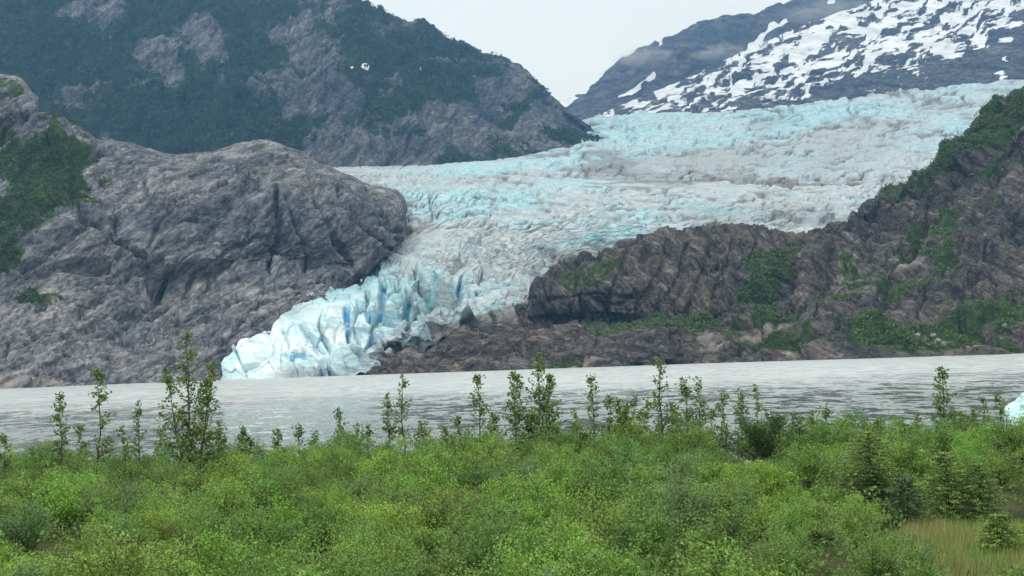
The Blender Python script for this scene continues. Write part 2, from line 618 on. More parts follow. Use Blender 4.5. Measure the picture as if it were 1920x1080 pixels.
# ------------------------------------------------------------------ rock beside the glacier, left
ridge = [(-120, 130, 1000), (0, 148, 980), (30, 152, 975), (60, 180, 970), (100, 210, 970), (140, 235, 970), (185, 264, 970), (230, 275, 980), (270, 284, 990), (330, 293, 1000), (400, 288, 1010),
         (450, 280, 1010), (500, 272, 1020), (540, 280, 1020), (570, 292, 1020), (600, 305, 1020), (640, 318, 1030), (680, 335, 1040), (735, 350, 1060), (752, 366, 1300)]
rows = [
    [(-120, 775, 680), (0, 762, 683), (200, 752, 695), (415, 740, 710), (560, 736, 725), (720, 730, 755)],
    [(-120, 743, 690), (0, 732, 693), (200, 724, 704), (415, 716, 719), (560, 712, 734), (720, 706, 764)],
    [(-120, 722, 700), (0, 712, 700), (200, 700, 712), (415, 690, 730), (560, 680, 745), (720, 660, 790)],
    [(-120, 640, 760), (0, 632, 760), (150, 625, 765), (300, 610, 775), (420, 590, 790), (520, 575, 805), (620, 560, 835), (700, 555, 870)],
    [(-120, 560, 800), (0, 548, 800), (150, 545, 800), (280, 540, 805), (400, 532, 825), (520, 524, 845), (640, 526, 865), (668, 524, 900), (690, 524, 1000)],
    [(-120, 545, 815), (0, 532, 815), (150, 528, 815), (280, 522, 818), (400, 514, 838), (520, 506, 862), (640, 510, 885), (700, 500, 910), (708, 500, 1050)],
    [(-120, 420, 850), (0, 420, 850), (150, 425, 840), (280, 430, 838), (400, 425, 848), (520, 415, 868), (640, 420, 890), (720, 432, 910), (762, 440, 955), (764, 446, 1150)],
    [(-120, 300, 930), (0, 290, 930), (100, 325, 915), (200, 355, 900), (300, 345, 910), (400, 332, 930), (500, 328, 945), (600, 338, 955), (700, 356, 965), (760, 380, 1005), (763, 386, 1250)],
    ridge, back(ridge, 60, 260)]


LRIDGE = ridge


def d_lrock(S, px, py):
    d = crags(S, 130, 50, 8, (0, 36), (12, 4.6, 1.3, 0.5), (24, 7.0))
    d2 = crags(S + 300, 60, 17, 5, (0, 10), (4, 3.0, 1.5, 0.7))
    jo = np.zeros(len(S))
    for pts in ([(290, 440), (330, 388), (430, 366), (500, 374)], [(595, 330), (640, 400), (735, 468)], [(640, 340), (715, 400), (758, 436)], [(560, 330), (600, 420), (650, 500)], [(150, 420), (200, 432), (270, 490)],
                [(235, 452), (400, 422), (485, 382)], [(40, 510), (165, 440)], [(300, 602), (480, 562), (640, 536)], [(400, 300), (455, 345), (500, 372)], [(180, 270), (260, 330), (290, 380)], [(530, 405), (560, 450), (570, 520)],
                [(330, 540), (420, 470), (505, 440)], [(120, 590), (260, 545), (330, 500)], [(60, 640), (220, 610), (330, 620)], [(420, 640), (470, 590), (560, 566)], [(690, 350), (735, 400), (750, 450)]):
        jo = np.maximum(jo, line_mask(px, py, pts, 5))
    slab = np.clip(ellipses(px, py, [(640, 400, 130, 90, 20, 0.8), (430, 460, 80, 60, 0, 0.5), (300, 330, 140, 40, 0, 0.6), (200, 470, 90, 30, -10, 0.5)]), 0, 1)
    d = d * (1 - 0.5 * slab) + 12 * fbm(S / 170 + 4, 2)
    up = smooth(py, 560, 515)
    # clefts that split the wall
    cl = line_mask(px, py, [(512, 395), (514, 430), (508, 480), (505, 525)], 9) + 0.8 * line_mask(px, py, [(655, 500), (640, 470), (612, 430)], 9) \
        + 0.8 * line_mask(px, py, [(155, 420), (230, 455), (270, 490)], 8) + line_mask(px, py, [(165, 530), (240, 520), (310, 500)], 14) + line_mask(px, py, [(225, 590), (290, 565), (400, 530)], 13) \
        + 0.7 * line_mask(px, py, [(75, 195), (120, 240), (190, 300)], 8)
    ry = np.interp(px, [r_[0] for r_ in LRIDGE[:-1]], [r_[1] for r_ in LRIDGE[:-1]])
    calm = 0.3 + 0.7 * smooth(py - ry, 0, 70)
    return calm * (d * (0.25 + 0.75 * up) + d2 * (1.0 - 0.6 * up)) * (0.2 + 0.8 * smooth(py, 730, 690)) * (0.25 + 0.75 * smooth(px, 765, 700)) - 4.5 * jo - 9 * np.clip(cl, 0, 1) - 16 * ellipses(px, py, [(330, 530, 90, 26, 12), (270, 575, 50, 14, 15), (130, 505, 60, 10, 5, 0.6)])


def m_lrock(Q, px, py, N):
    wv = 0.9 * fbm(Q / 45, 5, 0.6)
    veg = ellipses(px, py, [(60, 330, 110, 90, -25), (20, 270, 50, 50, 0), (40, 400, 110, 50, 30), (115, 340, 50, 60, 0), (60, 560, 50, 16, 0, 0.8), (10, 165, 40, 22, 0, 0.55), (20, 480, 30, 60, 0, 0.7), (150, 400, 40, 18, 20, 0.7)], wv)
    rust = ellipses(px, py, [(120, 425, 80, 16, -12), (420, 385, 90, 22, 10), (560, 345, 90, 30, 20), (270, 300, 90, 20, 0), (480, 300, 100, 20, 0), (540, 560, 120, 40, -8), (100, 250, 50, 40, -40, 0.6), (330, 330, 80, 25, 0, 0.7)], wv)
    rust = 0.30 * rust
    return {'veg': veg * 0.95, 'rust': rust}


land('left_rock_wall', rows, 470, 370, d_lrock, MAT['left_rock'], m_lrock)

rows = [[(-90, 742, 668), (0, 738, 666), (70, 736, 668), (135, 728, 676)],
        [(-90, 722, 672), (0, 718, 670), (70, 719, 672), (128, 724, 679)],
        [(-90, 712, 680), (0, 706, 678), (50, 707, 679), (95, 713, 681), (122, 722, 684)],
        [(-90, 726, 694), (0, 722, 692), (60, 724, 692), (122, 728, 694)]]


def d_out(S, px, py):
    return crags(S + 500, 30, 11, 4, (0, 20), (1.2, 1.4, 0.9, 0.5))


def m_out(Q, px, py, N):
    return {'rust': 0.5 + 0 * px}


land('shore_outcrop', rows, 110, 40, d_out, MAT['left_rock'], m_out)

# ------------------------------------------------------------------ rock beside the glacier, right
rows = [[(668, 706, 722), (760, 704, 715), (860, 700, 705), (960, 696, 700), (1060, 693, 700), (1150, 690, 695), (1280, 689, 690), (1360, 688, 690)],
        [(690, 697, 730), (760, 690, 722), (860, 682, 712), (960, 676, 708), (1060, 670, 708), (1150, 660, 705), (1280, 660, 702), (1360, 660, 700)],
        [(712, 690, 752), (780, 672, 758), (870, 650, 762), (960, 640, 752), (1060, 628, 745), (1150, 622, 742), (1220, 620, 742), (1300, 628, 742), (1370, 630, 745)],
        [(735, 676, 790), (800, 648, 805), (880, 628, 815), (960, 622, 800), (1030, 618, 785), (1100, 614, 780), (1180, 608, 778), (1260, 606, 782), (1340, 600, 790), (1420, 580, 800)],
        [(740, 680, 850), (800, 650, 860), (880, 630, 865), (960, 616, 850), (1030, 622, 840), (1100, 618, 840), (1180, 612, 840), (1260, 610, 840), (1340, 604, 840), (1420, 590, 850)]]


def d_shelf(S, px, py):
    return crags(S + 90, 70, 24, 6, (0, -18), (5, 4.2, 2.2, 1.0), (14, 1.6)) * (0.35 + 0.65 * smooth(py, 702, 685))


def m_shelf(Q, px, py, N):
    wv = 0.4 * fbm(Q / 20, 3)
    veg = ellipses(px, py, [(1290, 612, 60, 10, 12), (1190, 606, 50, 8, 0), (1060, 680, 40, 7, 0, 0.62), (1130, 612, 50, 14, 0, 0.5), (1330, 590, 60, 14, 25)], wv)
    rust = ellipses(px, py, [(1075, 681, 45, 7, 0), (930, 680, 60, 14, 0, 0.6), (760, 660, 70, 30, 0, 0.7), (820, 625, 80, 16, 0, 0.7)], wv) * 0.7
    return {'veg': veg, 'rust': rust}


land('rock_shelf', rows, 380, 110, d_shelf, MAT['shelf'], m_shelf)

top = [(1040, 524, 1000), (1022, 524, 850), (1060, 504, 860), (1130, 490, 870), (1155, 470, 880), (1200, 455, 890), (1250, 441, 900), (1330, 432, 910), (1400, 430, 920), (1440, 437, 930),
       (1500, 437, 940), (1560, 421, 950), (1640, 418, 965), (1720, 418, 990)]
rows = [[(1005, 660, 1000), (992, 655, 830), (1030, 652, 815), (1100, 648, 812), (1200, 640, 812), (1300, 630, 812), (1400, 610, 820), (1480, 590, 840), (1580, 580, 880)],
        [(1005, 612, 1000), (989, 606, 826), (1030, 603, 812), (1100, 598, 808), (1200, 588, 806), (1300, 575, 800), (1400, 558, 830), (1490, 540, 860), (1600, 525, 900)],
        [(1010, 565, 1000), (996, 556, 820), (1040, 548, 808), (1100, 543, 802), (1200, 530, 812), (1300, 518, 830), (1420, 500, 870), (1540, 480, 900), (1650, 470, 930)],
        [(1022, 545, 1000), (1006, 538, 830), (1050, 522, 830), (1110, 512, 830), (1190, 492, 845), (1300, 470, 870), (1420, 462, 900), (1560, 445, 930), (1680, 440, 960)],
        top, back(top, 26, 160)]


def d_prom(S, px, py):
    d = crags(S + 40, 90, 30, 7, (10, -58), (6, 4.6, 2.1, 0.9), (18, 3.4))
    cl = line_mask(px, py, [(1335, 470), (1312, 540), (1285, 600)], 12) + 0.7 * line_mask(px, py, [(1255, 455), (1240, 510), (1200, 570)], 9)
    for pts in ([(1180, 470), (1150, 540), (1140, 590)], [(1290, 450), (1270, 520), (1230, 590)], [(1380, 440), (1360, 500), (1330, 570)], [(1080, 515), (1070, 590)], [(1420, 450), (1400, 500)], [(1030, 560), (1120, 552), (1230, 560)]):
        cl = cl + 0.6 * line_mask(px, py, pts, 5)
    under = ellipses(px, py, [(1100, 604, 100, 16, 0)])
    return d * (0.5 + 0.5 * smooth(px, 995, 1050)) - 5 * np.clip(cl, 0, 1) - 10 * under


def m_prom(Q, px, py, N):
    wv = 0.4 * fbm(Q / 26, 4)
    veg = ellipses(px, py, [(1450, 500, 60, 40, 30), (1430, 545, 60, 28, 35), (1480, 475, 50, 22, -10), (1370, 590, 70, 16, 25), (1250, 605, 70, 8, 0), (1070, 520, 40, 14, 25, 0.55), (1130, 512, 60, 12, 20, 0.5), (1160, 595, 30, 5, 0, 0.8)], wv)
    rust = ellipses(px, py, [(1360, 440, 70, 10, 0), (1500, 440, 60, 8, 0), (1150, 520, 100, 30, 20, 0.6), (1200, 480, 80, 20, 20, 0.6)], wv) * 0.5
    return {'veg': veg, 'rust': rust}


land('right_headland', rows, 390, 220, d_prom, MAT['cliff'], m_prom)

ridge = [(1580, 434, 900), (1610, 402, 900), (1650, 371, 900), (1700, 342, 905), (1740, 322, 910), (1778, 301, 910), (1808, 264, 905), (1840, 218, 900), (1870, 192, 895), (1920, 164, 890), (2000, 120, 880), (2100, -60, 860)]
rows = [[(1262, 690, 690), (1400, 684, 670), (1550, 679, 645), (1700, 674, 620), (1920, 667, 590), (2100, 658, 560)],
        [(1272, 678, 694), (1400, 668, 678), (1550, 662, 655), (1700, 655, 632), (1920, 645, 605), (2100, 636, 575)],
        [(1288, 652, 705), (1350, 640, 700), (1450, 628, 690), (1600, 622, 670), (1750, 615, 650), (1920, 600, 630), (2100, 590, 600)],
        [(1310, 630, 730), (1380, 598, 735), (1450, 577, 740), (1560, 570, 735), (1700, 560, 720), (1820, 545, 700), (1960, 530, 690), (2100, 500, 660)],
        [(1420, 572, 790), (1470, 535, 800), (1530, 505, 805), (1620, 480, 800), (1720, 460, 790), (1850, 430, 780), (2000, 400, 770), (2100, 350, 740)],
        [(1520, 490, 850), (1560, 452, 860), (1620, 428, 860), (1700, 398, 860), (1800, 362, 850), (1900, 322, 840), (2050, 290, 830), (2100, 200, 800)],
        ridge, back(ridge, 50, 200)]


def d_slope(S, px, py):
    d = crags(S + 140, 110, 36, 8, (8, -42), (11, 5.0, 2.0, 0.9), (22, 3.4))
    cl = line_mask(px, py, [(1560, 470), (1530, 540), (1500, 575)], 8) + line_mask(px, py, [(1750, 400), (1700, 480), (1640, 540)], 12) + line_mask(px, py, [(1880, 330), (1830, 420), (1780, 520)], 12)
    jo = np.zeros(len(S))
    for pts in ([(1600, 425), (1540, 490), (1480, 562)], [(1700, 360), (1640, 440), (1560, 560)], [(1800, 315), (1720, 440), (1640, 600)], [(1890, 300), (1800, 450), (1700, 645)], [(1920, 400), (1850, 500), (1790, 620)], [(1650, 390), (1600, 470), (1520, 600)],
                [(1340, 645), (1420, 610), (1480, 600)], [(1560, 640), (1600, 600), (1690, 590)], [(1750, 345), (1700, 420), (1680, 520)], [(1920, 250), (1860, 330), (1830, 400)]):
        jo = np.maximum(jo, line_mask(px, py, pts, 5))
    return d * (0.3 + 0.7 * smooth(py, 670, 640)) - 4 * jo - 6 * np.clip(cl, 0, 1)


def m_slope(Q, px, py, N):
    wv = 0.45 * fbm(Q / 30, 4)
    veg = ellipses(px, py, [(1880, 225, 70, 40, 35), (1830, 265, 40, 18, 40), (1760, 318, 50, 10, 25), (1770, 425, 30, 18, 15), (1760, 465, 45, 14, 10), (1690, 345, 40, 8, 30, 0.7), (1640, 560, 60, 16, 0), (1720, 550, 60, 14, 5),
                            (1500, 573, 60, 8, 5), (1430, 575, 30, 16, 30), (1780, 500, 40, 20, 10, 0.8), (1460, 640, 70, 14, 0), (1750, 625, 130, 22, 8), (1890, 590, 40, 20, 20), (1680, 640, 90, 18, 0, 0.8), (1870, 375, 20, 8, 0), (1590, 480, 25, 25, 0, 0.6), (1880, 640, 60, 16, 0, 0.7),
                            (1720, 440, 30, 10, 20, 0.8), (1560, 575, 40, 10, 0, 0.8)], wv)
    veg = np.maximum(veg * 0.9, 0.26 + 0.42 * fbm(Q / 45 + 5, 4))
    rust = ellipses(px, py, [(1590, 520, 30, 60, 0), (1700, 500, 40, 25, 30), (1440, 600, 60, 14, 0), (1870, 645, 120, 10, 0), (1330, 640, 30, 30, 0), (1650, 420, 70, 30, 30, 0.5)], wv) * 0.55
    return {'veg': np.clip(veg, 0, 1), 'rust': rust}


_, SLOPE_V = land('right_slope', rows, 440, 320, d_slope, MAT['slope'], m_slope)

# ------------------------------------------------------------------ the glacier


def ice_material():
    t = NT('glacier_ice')
    p = t.pos()
    sp = t.mapping(p, (1.0, 1.0, 2.6), (0, R(-14), R(14)))
    blue = t.attr('blue'); dirt = t.attr('dirt'); deep = t.attr('deep')
    n1 = t.noise(sp, 1 / 26.0, 6, 0.62, 0.8)
    n2 = t.noise(sp, 1 / 9.0, 6, 0.62, 0.5)
    n3 = t.noise(p, 1 / 120.0, 4, 0.5)
    col = t.ramp(n2, [(0.34, (0.32, 0.38, 0.415)), (0.48, (0.425, 0.475, 0.50)), (0.62, (0.565, 0.605, 0.62))])
    bcol = t.ramp(n2, [(0.34, (0.22, 0.46, 0.54)), (0.5, (0.37, 0.585, 0.645)), (0.64, (0.55, 0.71, 0.75))])
    bcol = t.mix(t.attr('fresh'), bcol, t.ramp(n1, [(0.38, (0.50, 0.74, 0.82)), (0.52, (0.72, 0.86, 0.90)), (0.62, (0.84, 0.90, 0.92))]))
    col = t.mix(t.edge(blue, n1, 0.15, 1.0, 0.7), col, bcol)
    col = t.mix(t.edge(deep, n2, 0.15, 1.0, 0.25), col, (0.13, 0.44, 0.74))
    dcol = t.ramp(n2, [(0.3, (0.10, 0.095, 0.09)), (0.55, (0.22, 0.21, 0.20)), (0.75, (0.40, 0.385, 0.375))])
    col = t.mix(t.edge(dirt, n2, 0.30, 0.80, 1.0), col, dcol)
    h = t.math('MULTIPLY_ADD', n1, 3.0); t.l(n2, h.node.inputs[2])
    nrm = t.bump(h, 0.5, 3.4)
    b = t.bsdf(col, 0.5, nrm, 0.3)
    return t.m


MAT['ice'] = ice_material()
rows = [
    [(412, 717, 722), (500, 715, 716), (600, 713, 716), (690, 708, 725), (712, 705, 740)],
    [(414, 694, 724), (440, 692, 722), (500, 690, 722), (580, 690, 722), (650, 690, 728), (700, 690, 740), (715, 690, 752), (770, 694, 780)],
    [(420, 672, 730), (445, 660, 737), (500, 650, 737), (560, 645, 737), (640, 645, 740), (700, 652, 752), (726, 652, 775), (800, 672, 810)],
    [(490, 628, 750), (512, 612, 758), (580, 600, 762), (660, 600, 768), (740, 610, 780), (800, 618, 792), (870, 616, 805), (960, 650, 850)],
    [(522, 592, 785), (600, 566, 805), (680, 556, 810), (760, 550, 812), (860, 572, 815), (950, 598, 825), (1020, 612, 850), (1080, 650, 900)],
    [(630, 548, 845), (655, 532, 865), (720, 508, 885), (800, 496, 895), (900, 502, 900), (1000, 520, 912), (1060, 512, 960), (1110, 530, 980)],
    [(680, 506, 930), (740, 476, 955), (800, 455, 980), (900, 445, 1000), (1000, 445, 1020), (1100, 458, 1050), (1200, 472, 1080), (1320, 474, 1100)],
    [(735, 446, 1060), (775, 420, 1080), (850, 405, 1120), (1000, 400, 1160), (1150, 405, 1200), (1300, 415, 1220), (1450, 430, 1220), (1640, 440, 1220)],
    [(730, 380, 1200), (800, 365, 1300), (900, 360, 1380), (1050, 362, 1420), (1200, 368, 1430), (1350, 375, 1420), (1500, 385, 1400), (1720, 395, 1380)],
    [(610, 345, 1500), (700, 333, 1600), (800, 328, 1680), (950, 326, 1740), (1100, 331, 1760), (1250, 338, 1740), (1400, 343, 1700), (1600, 348, 1650), (1780, 350, 1620)],
    [(550, 324, 1860), (640, 313, 1920), (760, 310, 1980), (900, 303, 2040), (1000, 300, 2020), (1100, 307, 1960), (1250, 316, 1880), (1400, 318, 1840), (1600, 315, 1800), (1850, 315, 1780)],
    [(560, 322, 2120), (800, 310, 2180), (900, 302, 2210), (1000, 284, 2250), (1060, 272, 2300), (1112, 262, 2360), (1250, 258, 2330), (1400, 252, 2300), (1600, 243, 2250), (1890, 228, 2200)],
    [(700, 325, 2560), (1000, 285, 2620), (1080, 238, 2740), (1110, 221, 2780), (1160, 215, 2800), (1280, 211, 2800), (1400, 206, 2780), (1500, 194, 2760), (1600, 183, 2740), (1700, 169, 2700), (1800, 158, 2680), (1900, 150, 2650), (2000, 142, 2650)],
    [(700, 345, 3000), (1000, 310, 3050), (1110, 240, 3250), (1280, 231, 3280), (1500, 214, 3240), (1700, 190, 3180), (1900, 170, 3130), (2000, 160, 3100)],
]

GL = {}


def d_ice(S, px, py):
    D = S[:, 1]
    near = smooth(D, 1050, 820)              # broken tongue
    fall = smooth(py, 335, 300) * smooth(D, 1750, 1900)   # upper icefall
    k = np.clip(D / 900.0, 0.8, 3.0)
    # flow-aligned frame: u across, v down the flow (survey pixels make a good flow frame here)
    warp = np.stack([fbm(S / 90, 3), fbm(S / 90 + 40, 3), 0 * D], 1)
    q = np.stack([S[:, 0] / (38 + 26 * smooth(D, 1000, 1800)), D / 60, S[:, 2] / 22], 1) / (0.55 + 0.45 * k)[:, None]
    f1, f2, v, v2 = worley(q + 0.55 * warp)
    crev = smooth(f2 - f1, 0.22, 0.0)
    qs = np.stack([S[:, 0] / 13, D / 20, S[:, 2] / 10], 1) / (0.5 + 0.5 * k)[:, None]
    g1, g2, u, u2 = worley(qs + 0.4 * warp + 0.35 * fbm(S / 20, 2)[:, None])
    crev2 = smooth(g2 - g1, 0.25, 0.0)
    rd = ridged(np.stack([S[:, 0] / 60, D / 90, S[:, 2] / 22], 1) + 0.5 * warp, 5, 0.6)
    U, V = GRID['u'], GRID['v']
    wu = 0.8 * warp
    # flow lines: level at the right, sweeping down to the left where the tongue turns
    psi = py - 0.0012 * np.clip(1000 - px, 0, None) ** 2 + 0.06 * np.clip(px - 1000, 0, None)
    fw = fbm(np.stack([px / 90, py / 60, 0 * px], 1), 3)
    c1 = np.abs(perlin(np.stack([px / 130 + 0.5 * fw, psi / 12 + 0.7 * fw, 0 * U], 1)))
    c2 = np.abs(perlin(np.stack([px / 62 + 0.5 * fw, psi / 6 + 0.7 * fw, 0 * U + 7], 1)))
    GL['band'] = perlin(np.stack([px / 240, psi / 26 + 0.4 * fw, 0 * U + 4], 1))
    c3 = np.abs(perlin(np.stack([U * 46 + V * 30, V * 40, 0 * U + 3], 1) + wu))
    zone = smooth(fbm(S / 160 + 8, 3), -0.35, 0.35)
    lines = np.maximum(smooth(c1, 0.15, 0.0), 0.7 * smooth(c2, 0.15, 0.0))
    lines = np.maximum(lines, smooth(c3, 0.09, 0.0) * (0.35 + 0.65 * near) * (1 - zone))
    lines = lines * (0.5 + 0.5 * zone)
    amp = 2.7 * k * (0.8 + 1.0 * near) * (1 - 0.25 * smooth(D, 1500, 2600))
    edge = ellipses(px, py, [(440, 690, 40, 60, 0), (500, 640, 40, 40, 0), (560, 590, 60, 25, 20), (640, 555, 50, 20, 25)])
    amp = amp * (1 - 0.6 * edge)
    # fins and leaning slabs on the broken tongue
    ft = np.stack([(S[:, 0] + 0.45 * S[:, 2]) / 20, D / 60, (S[:, 2] - 0.3 * S[:, 0]) / 44], 1) + 0.5 * warp
    h1, h2, hv, ht = worley(ft)
    slabs = 0.9 * (hv - 0.5) + 2.0 * ht - 0.5 * smooth(h2 - h1, 0.12, 0.0)
    j1, j2, jv, jt = worley(ft * 2.3 + 3.3)
    slabs2 = 0.7 * (jv - 0.5) + 1.6 * jt
    d = amp * ((0.8 - 0.4 * near) * (rd - rd.mean()) + (1 - 0.85 * near) * (1.1 * (v - 0.5) + 1.3 * v2 - 0.6 * crev) - 0.2 * crev2 + 0.4 * u2 - (1.8 - 1.72 * near) * lines + near * (2.0 * slabs + 0.45 * slabs2))
    GL['lines'] = lines
    d = d * smooth(py, 716, 700)
    # smooth bright strip at the crest, left
    quiet = line_mask(px, py, [(620, 318), (760, 314), (900, 306), (1000, 290), (1080, 272)], 16) * smooth(px, 1120, 1020)
    quiet = np.maximum(quiet, 0.85 * ellipses(px, py, [(800, 450, 60, 30, 40), (1250, 345, 250, 9, -2)]))
    d = d * (1 - 0.8 * quiet)
    # big open crevasses on the tongue
    cv = np.zeros(len(S))
    for pts, wd, dep in [([(748, 532), (742, 552)], 10, 9), ([(768, 560), (768, 585)], 10, 10), ([(700, 600), (708, 620)], 9, 10), ([(676, 570), (690, 590), (700, 620), (690, 660)], 9, 8), ([(602, 700), (606, 682)], 12, 8), ([(640, 640), (668, 668), (690, 700)], 7, 6),
                         ([(722, 545), (716, 580)], 7, 7), ([(895, 545), (897, 558)], 6, 8), ([(864, 515), (866, 545)], 6, 8), ([(650, 590), (660, 640)], 7, 6), ([(520, 660), (545, 668), (570, 655)], 7, 4), ([(780, 545), (800, 575)], 7, 6), ([(570, 610), (600, 640)], 7, 5)]:
        m = line_mask(px, py, pts, wd)
        cv = np.maximum(cv, m)
        d = d - dep * m
    GL['cv'] = cv; GL['crev'] = crev; GL['rd'] = rd; GL['v'] = v; GL['u'] = u; GL['near'] = near; GL['crev2'] = crev2; GL['u2'] = u2
    return d


def m_ice(Q, px, py, N):
    wv = 0.35 * fbm(Q / 60, 4)
    wb = fbm(Q / 140, 4)
    blue = 0.34 + 0.35 * wb + 0.25 * (GL['v'] - 0.5)
    bl = ellipses(px, py, [(1250, 240, 190, 40, -4), (1110, 290, 130, 30, 10), (900, 315, 150, 12, 3), (1480, 215, 130, 26, 8), (880, 370, 120, 22, 0), (1000, 350, 150, 20, 0, 0.7), (690, 515, 60, 12, 20), (960, 400, 90, 20, 0, 0.7), (1150, 420, 90, 30, 10, 0.8),
                           (560, 640, 130, 50, 15), (470, 680, 70, 35, 0), (700, 560, 110, 50, 10, 0.9), (860, 540, 80, 30, 0, 0.7), (1350, 395, 40, 10, 0, 0.9), (1700, 190, 150, 20, 8, 0.7), (820, 395, 60, 18, 0, 0.8), (650, 690, 60, 20, 0, 0.8), (1230, 255, 100, 25, 0)], wv)
    blue = np.clip(blue * 0.75 + 0.10 + 0.45 * GL['band'] + 0.42 * bl + 0.6 * ellipses(px, py, [(520, 660, 130, 60, 15), (640, 610, 110, 60, 20)]), 0, 1)
    deep = GL['cv'] * (0.75 + 0.6 * fbm(Q / 6, 2))
    deep = np.maximum(deep, GL['near'] * GL['crev'] * 0.30 * bl)
    dirt = 0.16 + 0.26 * fbm(Q / 70 + 3, 4) + 0.30 * GL['crev'] * (1 - GL['near']) * smooth(wb, -0.3, 0.6)
    flow = smooth(ridged(np.stack([GRID['u'] * 16, GRID['v'] * 3.2, 0 * px], 1) + 0.25 * fbm(Q / 150, 3)[:, None], 3, 0.6), 0.25, 0.75)
    dirt = dirt + 0.16 * flow * smooth(py, 330, 400) * smooth(py, 640, 560) + 0.62 * GL['lines'] * (1 - 0.75 * GL['near']) + 0.14 * smooth(ridged(np.stack([Q[:, 0] / 120, Q[:, 1] / 160, Q[:, 2] / 9], 1) + 0.4 * fbm(Q / 80, 2)[:, None], 3), 0.35, 0.75)
    dl = ellipses(px, py, [(900, 612, 110, 16, 4, 0.85), (1000, 598, 50, 20, 0, 0.8), (745, 672, 40, 26, 30, 0.6), (1180, 320, 130, 26, -8, 0.62), (1130, 300, 60, 22, 0, 0.7), (1500, 341, 120, 6, -1, 1.1), (1300, 337, 170, 4, 2, 0.9), (900, 590, 90, 14, 5, 0.45), (985, 565, 40, 24, 0, 0.4),
                           (1350, 300, 180, 40, 0, 0.5), (1560, 280, 160, 60, 10, 0.45), (1420, 400, 200, 25, 0, 0.5), (1450, 225, 60, 14, 5, 0.5), (1180, 228, 70, 12, 0, 0.6), (1110, 470, 100, 12, 0, 0.6), (640, 690, 30, 16, 0, 0.35)], wv)
    soft = ellipses(px, py, [(820, 490, 170, 60, 15), (950, 400, 200, 60, 0), (1150, 420, 120, 40, 0)], wv)
    dirt = dirt - 0.22 * soft
    clean = ellipses(px, py, [(520, 660, 130, 60, 15), (640, 610, 110, 60, 20), (900, 312, 180, 10, 4), (1250, 235, 120, 25, 0)], wv)
    dirt = np.clip(np.maximum(dirt, 0.85 * dl + 0.15 * dirt) - 0.9 * clean, 0, 1)
    return {'blue': blue, 'fresh': clean * smooth(py, 540, 600), 'deep': np.clip(deep, 0, 1), 'dirt': dirt}


gl, _ = land('glacier', rows, 640, 520, d_ice, MAT['ice'], m_ice, smooth_shade=False)
del gl['kind']
tag(gl, 'broad blue-white crevassed glacier flowing down between dark rock walls to the lake', 'glacier')

# ------------------------------------------------------------------ water


def water_material(name, body, calm_far=True):
    t = NT(name)
    p = t.pos()
    sep = t.n('ShaderNodeSeparateXYZ'); t.l(p, sep.inputs[0])
    far = t.n('ShaderNodeMapRange', interpolation_type='SMOOTHSTEP')
    far.inputs['From Min'].default_value = 210; far.inputs['From Max'].default_value = 330
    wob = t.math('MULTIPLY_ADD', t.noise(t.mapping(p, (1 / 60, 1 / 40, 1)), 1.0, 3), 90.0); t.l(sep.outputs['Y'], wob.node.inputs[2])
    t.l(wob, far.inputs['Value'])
    acc = None
    for sc, k, rz in ((0.10, 2.6, 5), (0.30, 2.4, -7), (0.9, 0.8, 10)):
        nz = t.n('ShaderNodeTexNoise')
        nz.inputs['Scale'].default_value = sc
        nz.inputs['Detail'].default_value = 3.0
        nz.inputs['Roughness'].default_value = 0.6
        nz.inputs['Distortion'].default_value = 0.7
        t.l(t.mapping(p, (2.6, 1.0, 1.0), (0, 0, R(rz))), nz.inputs['Vector'])
        sub = t.n('ShaderNodeVectorMath', operation='SUBTRACT'); sub.inputs[1].default_value = (0.5, 0.5, 0.5)
        t.l(nz.outputs['Color'], sub.inputs[0])
        mul = t.n('ShaderNodeVectorMath', operation='MULTIPLY'); mul.inputs[1].default_value = (k, k, 0.0)
        t.l(sub.outputs[0], mul.inputs[0])
        if acc is None:
            acc = mul.outputs[0]
        else:
            ad = t.n('ShaderNodeVectorMath', operation='ADD'); t.l(acc, ad.inputs[0]); t.l(mul.outputs[0], ad.inputs[1]); acc = ad.outputs[0]
    st = t.math('MULTIPLY_ADD', far.outputs['Result'], -0.45); st.node.inputs[2].default_value = 1.0
    scl = t.n('ShaderNodeVectorMath', operation='SCALE'); t.l(acc, scl.inputs[0]); t.l(st, scl.inputs['Scale'])
    up = t.n('ShaderNodeVectorMath', operation='ADD'); up.inputs[1].default_value = (0, -0.11, 1); t.l(scl.outputs[0], up.inputs[0])
    bmp = t.n('ShaderNodeVectorMath', operation='NORMALIZE'); t.l(up.outputs[0], bmp.inputs[0])
    rough = t.math('MULTIPLY_ADD', far.outputs['Result'], 0.22); rough.node.inputs[2].default_value = 0.07
    far_sheen = t.n('ShaderNodeMapRange', interpolation_type='SMOOTHSTEP')      # silty colour paled with distance to paint in the bright sky sheen
    far_sheen.inputs['From Min'].default_value = 120; far_sheen.inputs['From Max'].default_value = 380
    t.l(wob, far_sheen.inputs['Value'])
    bs = t.bsdf(t.mix(far_sheen.outputs['Result'], body[0], body[1]), rough, bmp.outputs[0], 0.5)
    bs.inputs['IOR'].default_value = 1.33
    return t.m


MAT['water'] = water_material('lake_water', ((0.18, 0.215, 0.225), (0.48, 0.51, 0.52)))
xs = np.concatenate([[-4000, -2500, -1200], np.linspace(-700, 700, 57), [1200, 2500, 4000]])
ys = np.concatenate([[40, 60, 80], np.linspace(100, 1000, 37), [1500, 2500, 5200]])
X, Y = np.meshgrid(xs, ys)
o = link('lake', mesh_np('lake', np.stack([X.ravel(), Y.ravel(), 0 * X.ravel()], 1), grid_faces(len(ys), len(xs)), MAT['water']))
tag(o, kind='structure')

# ------------------------------------------------------------------ near shore


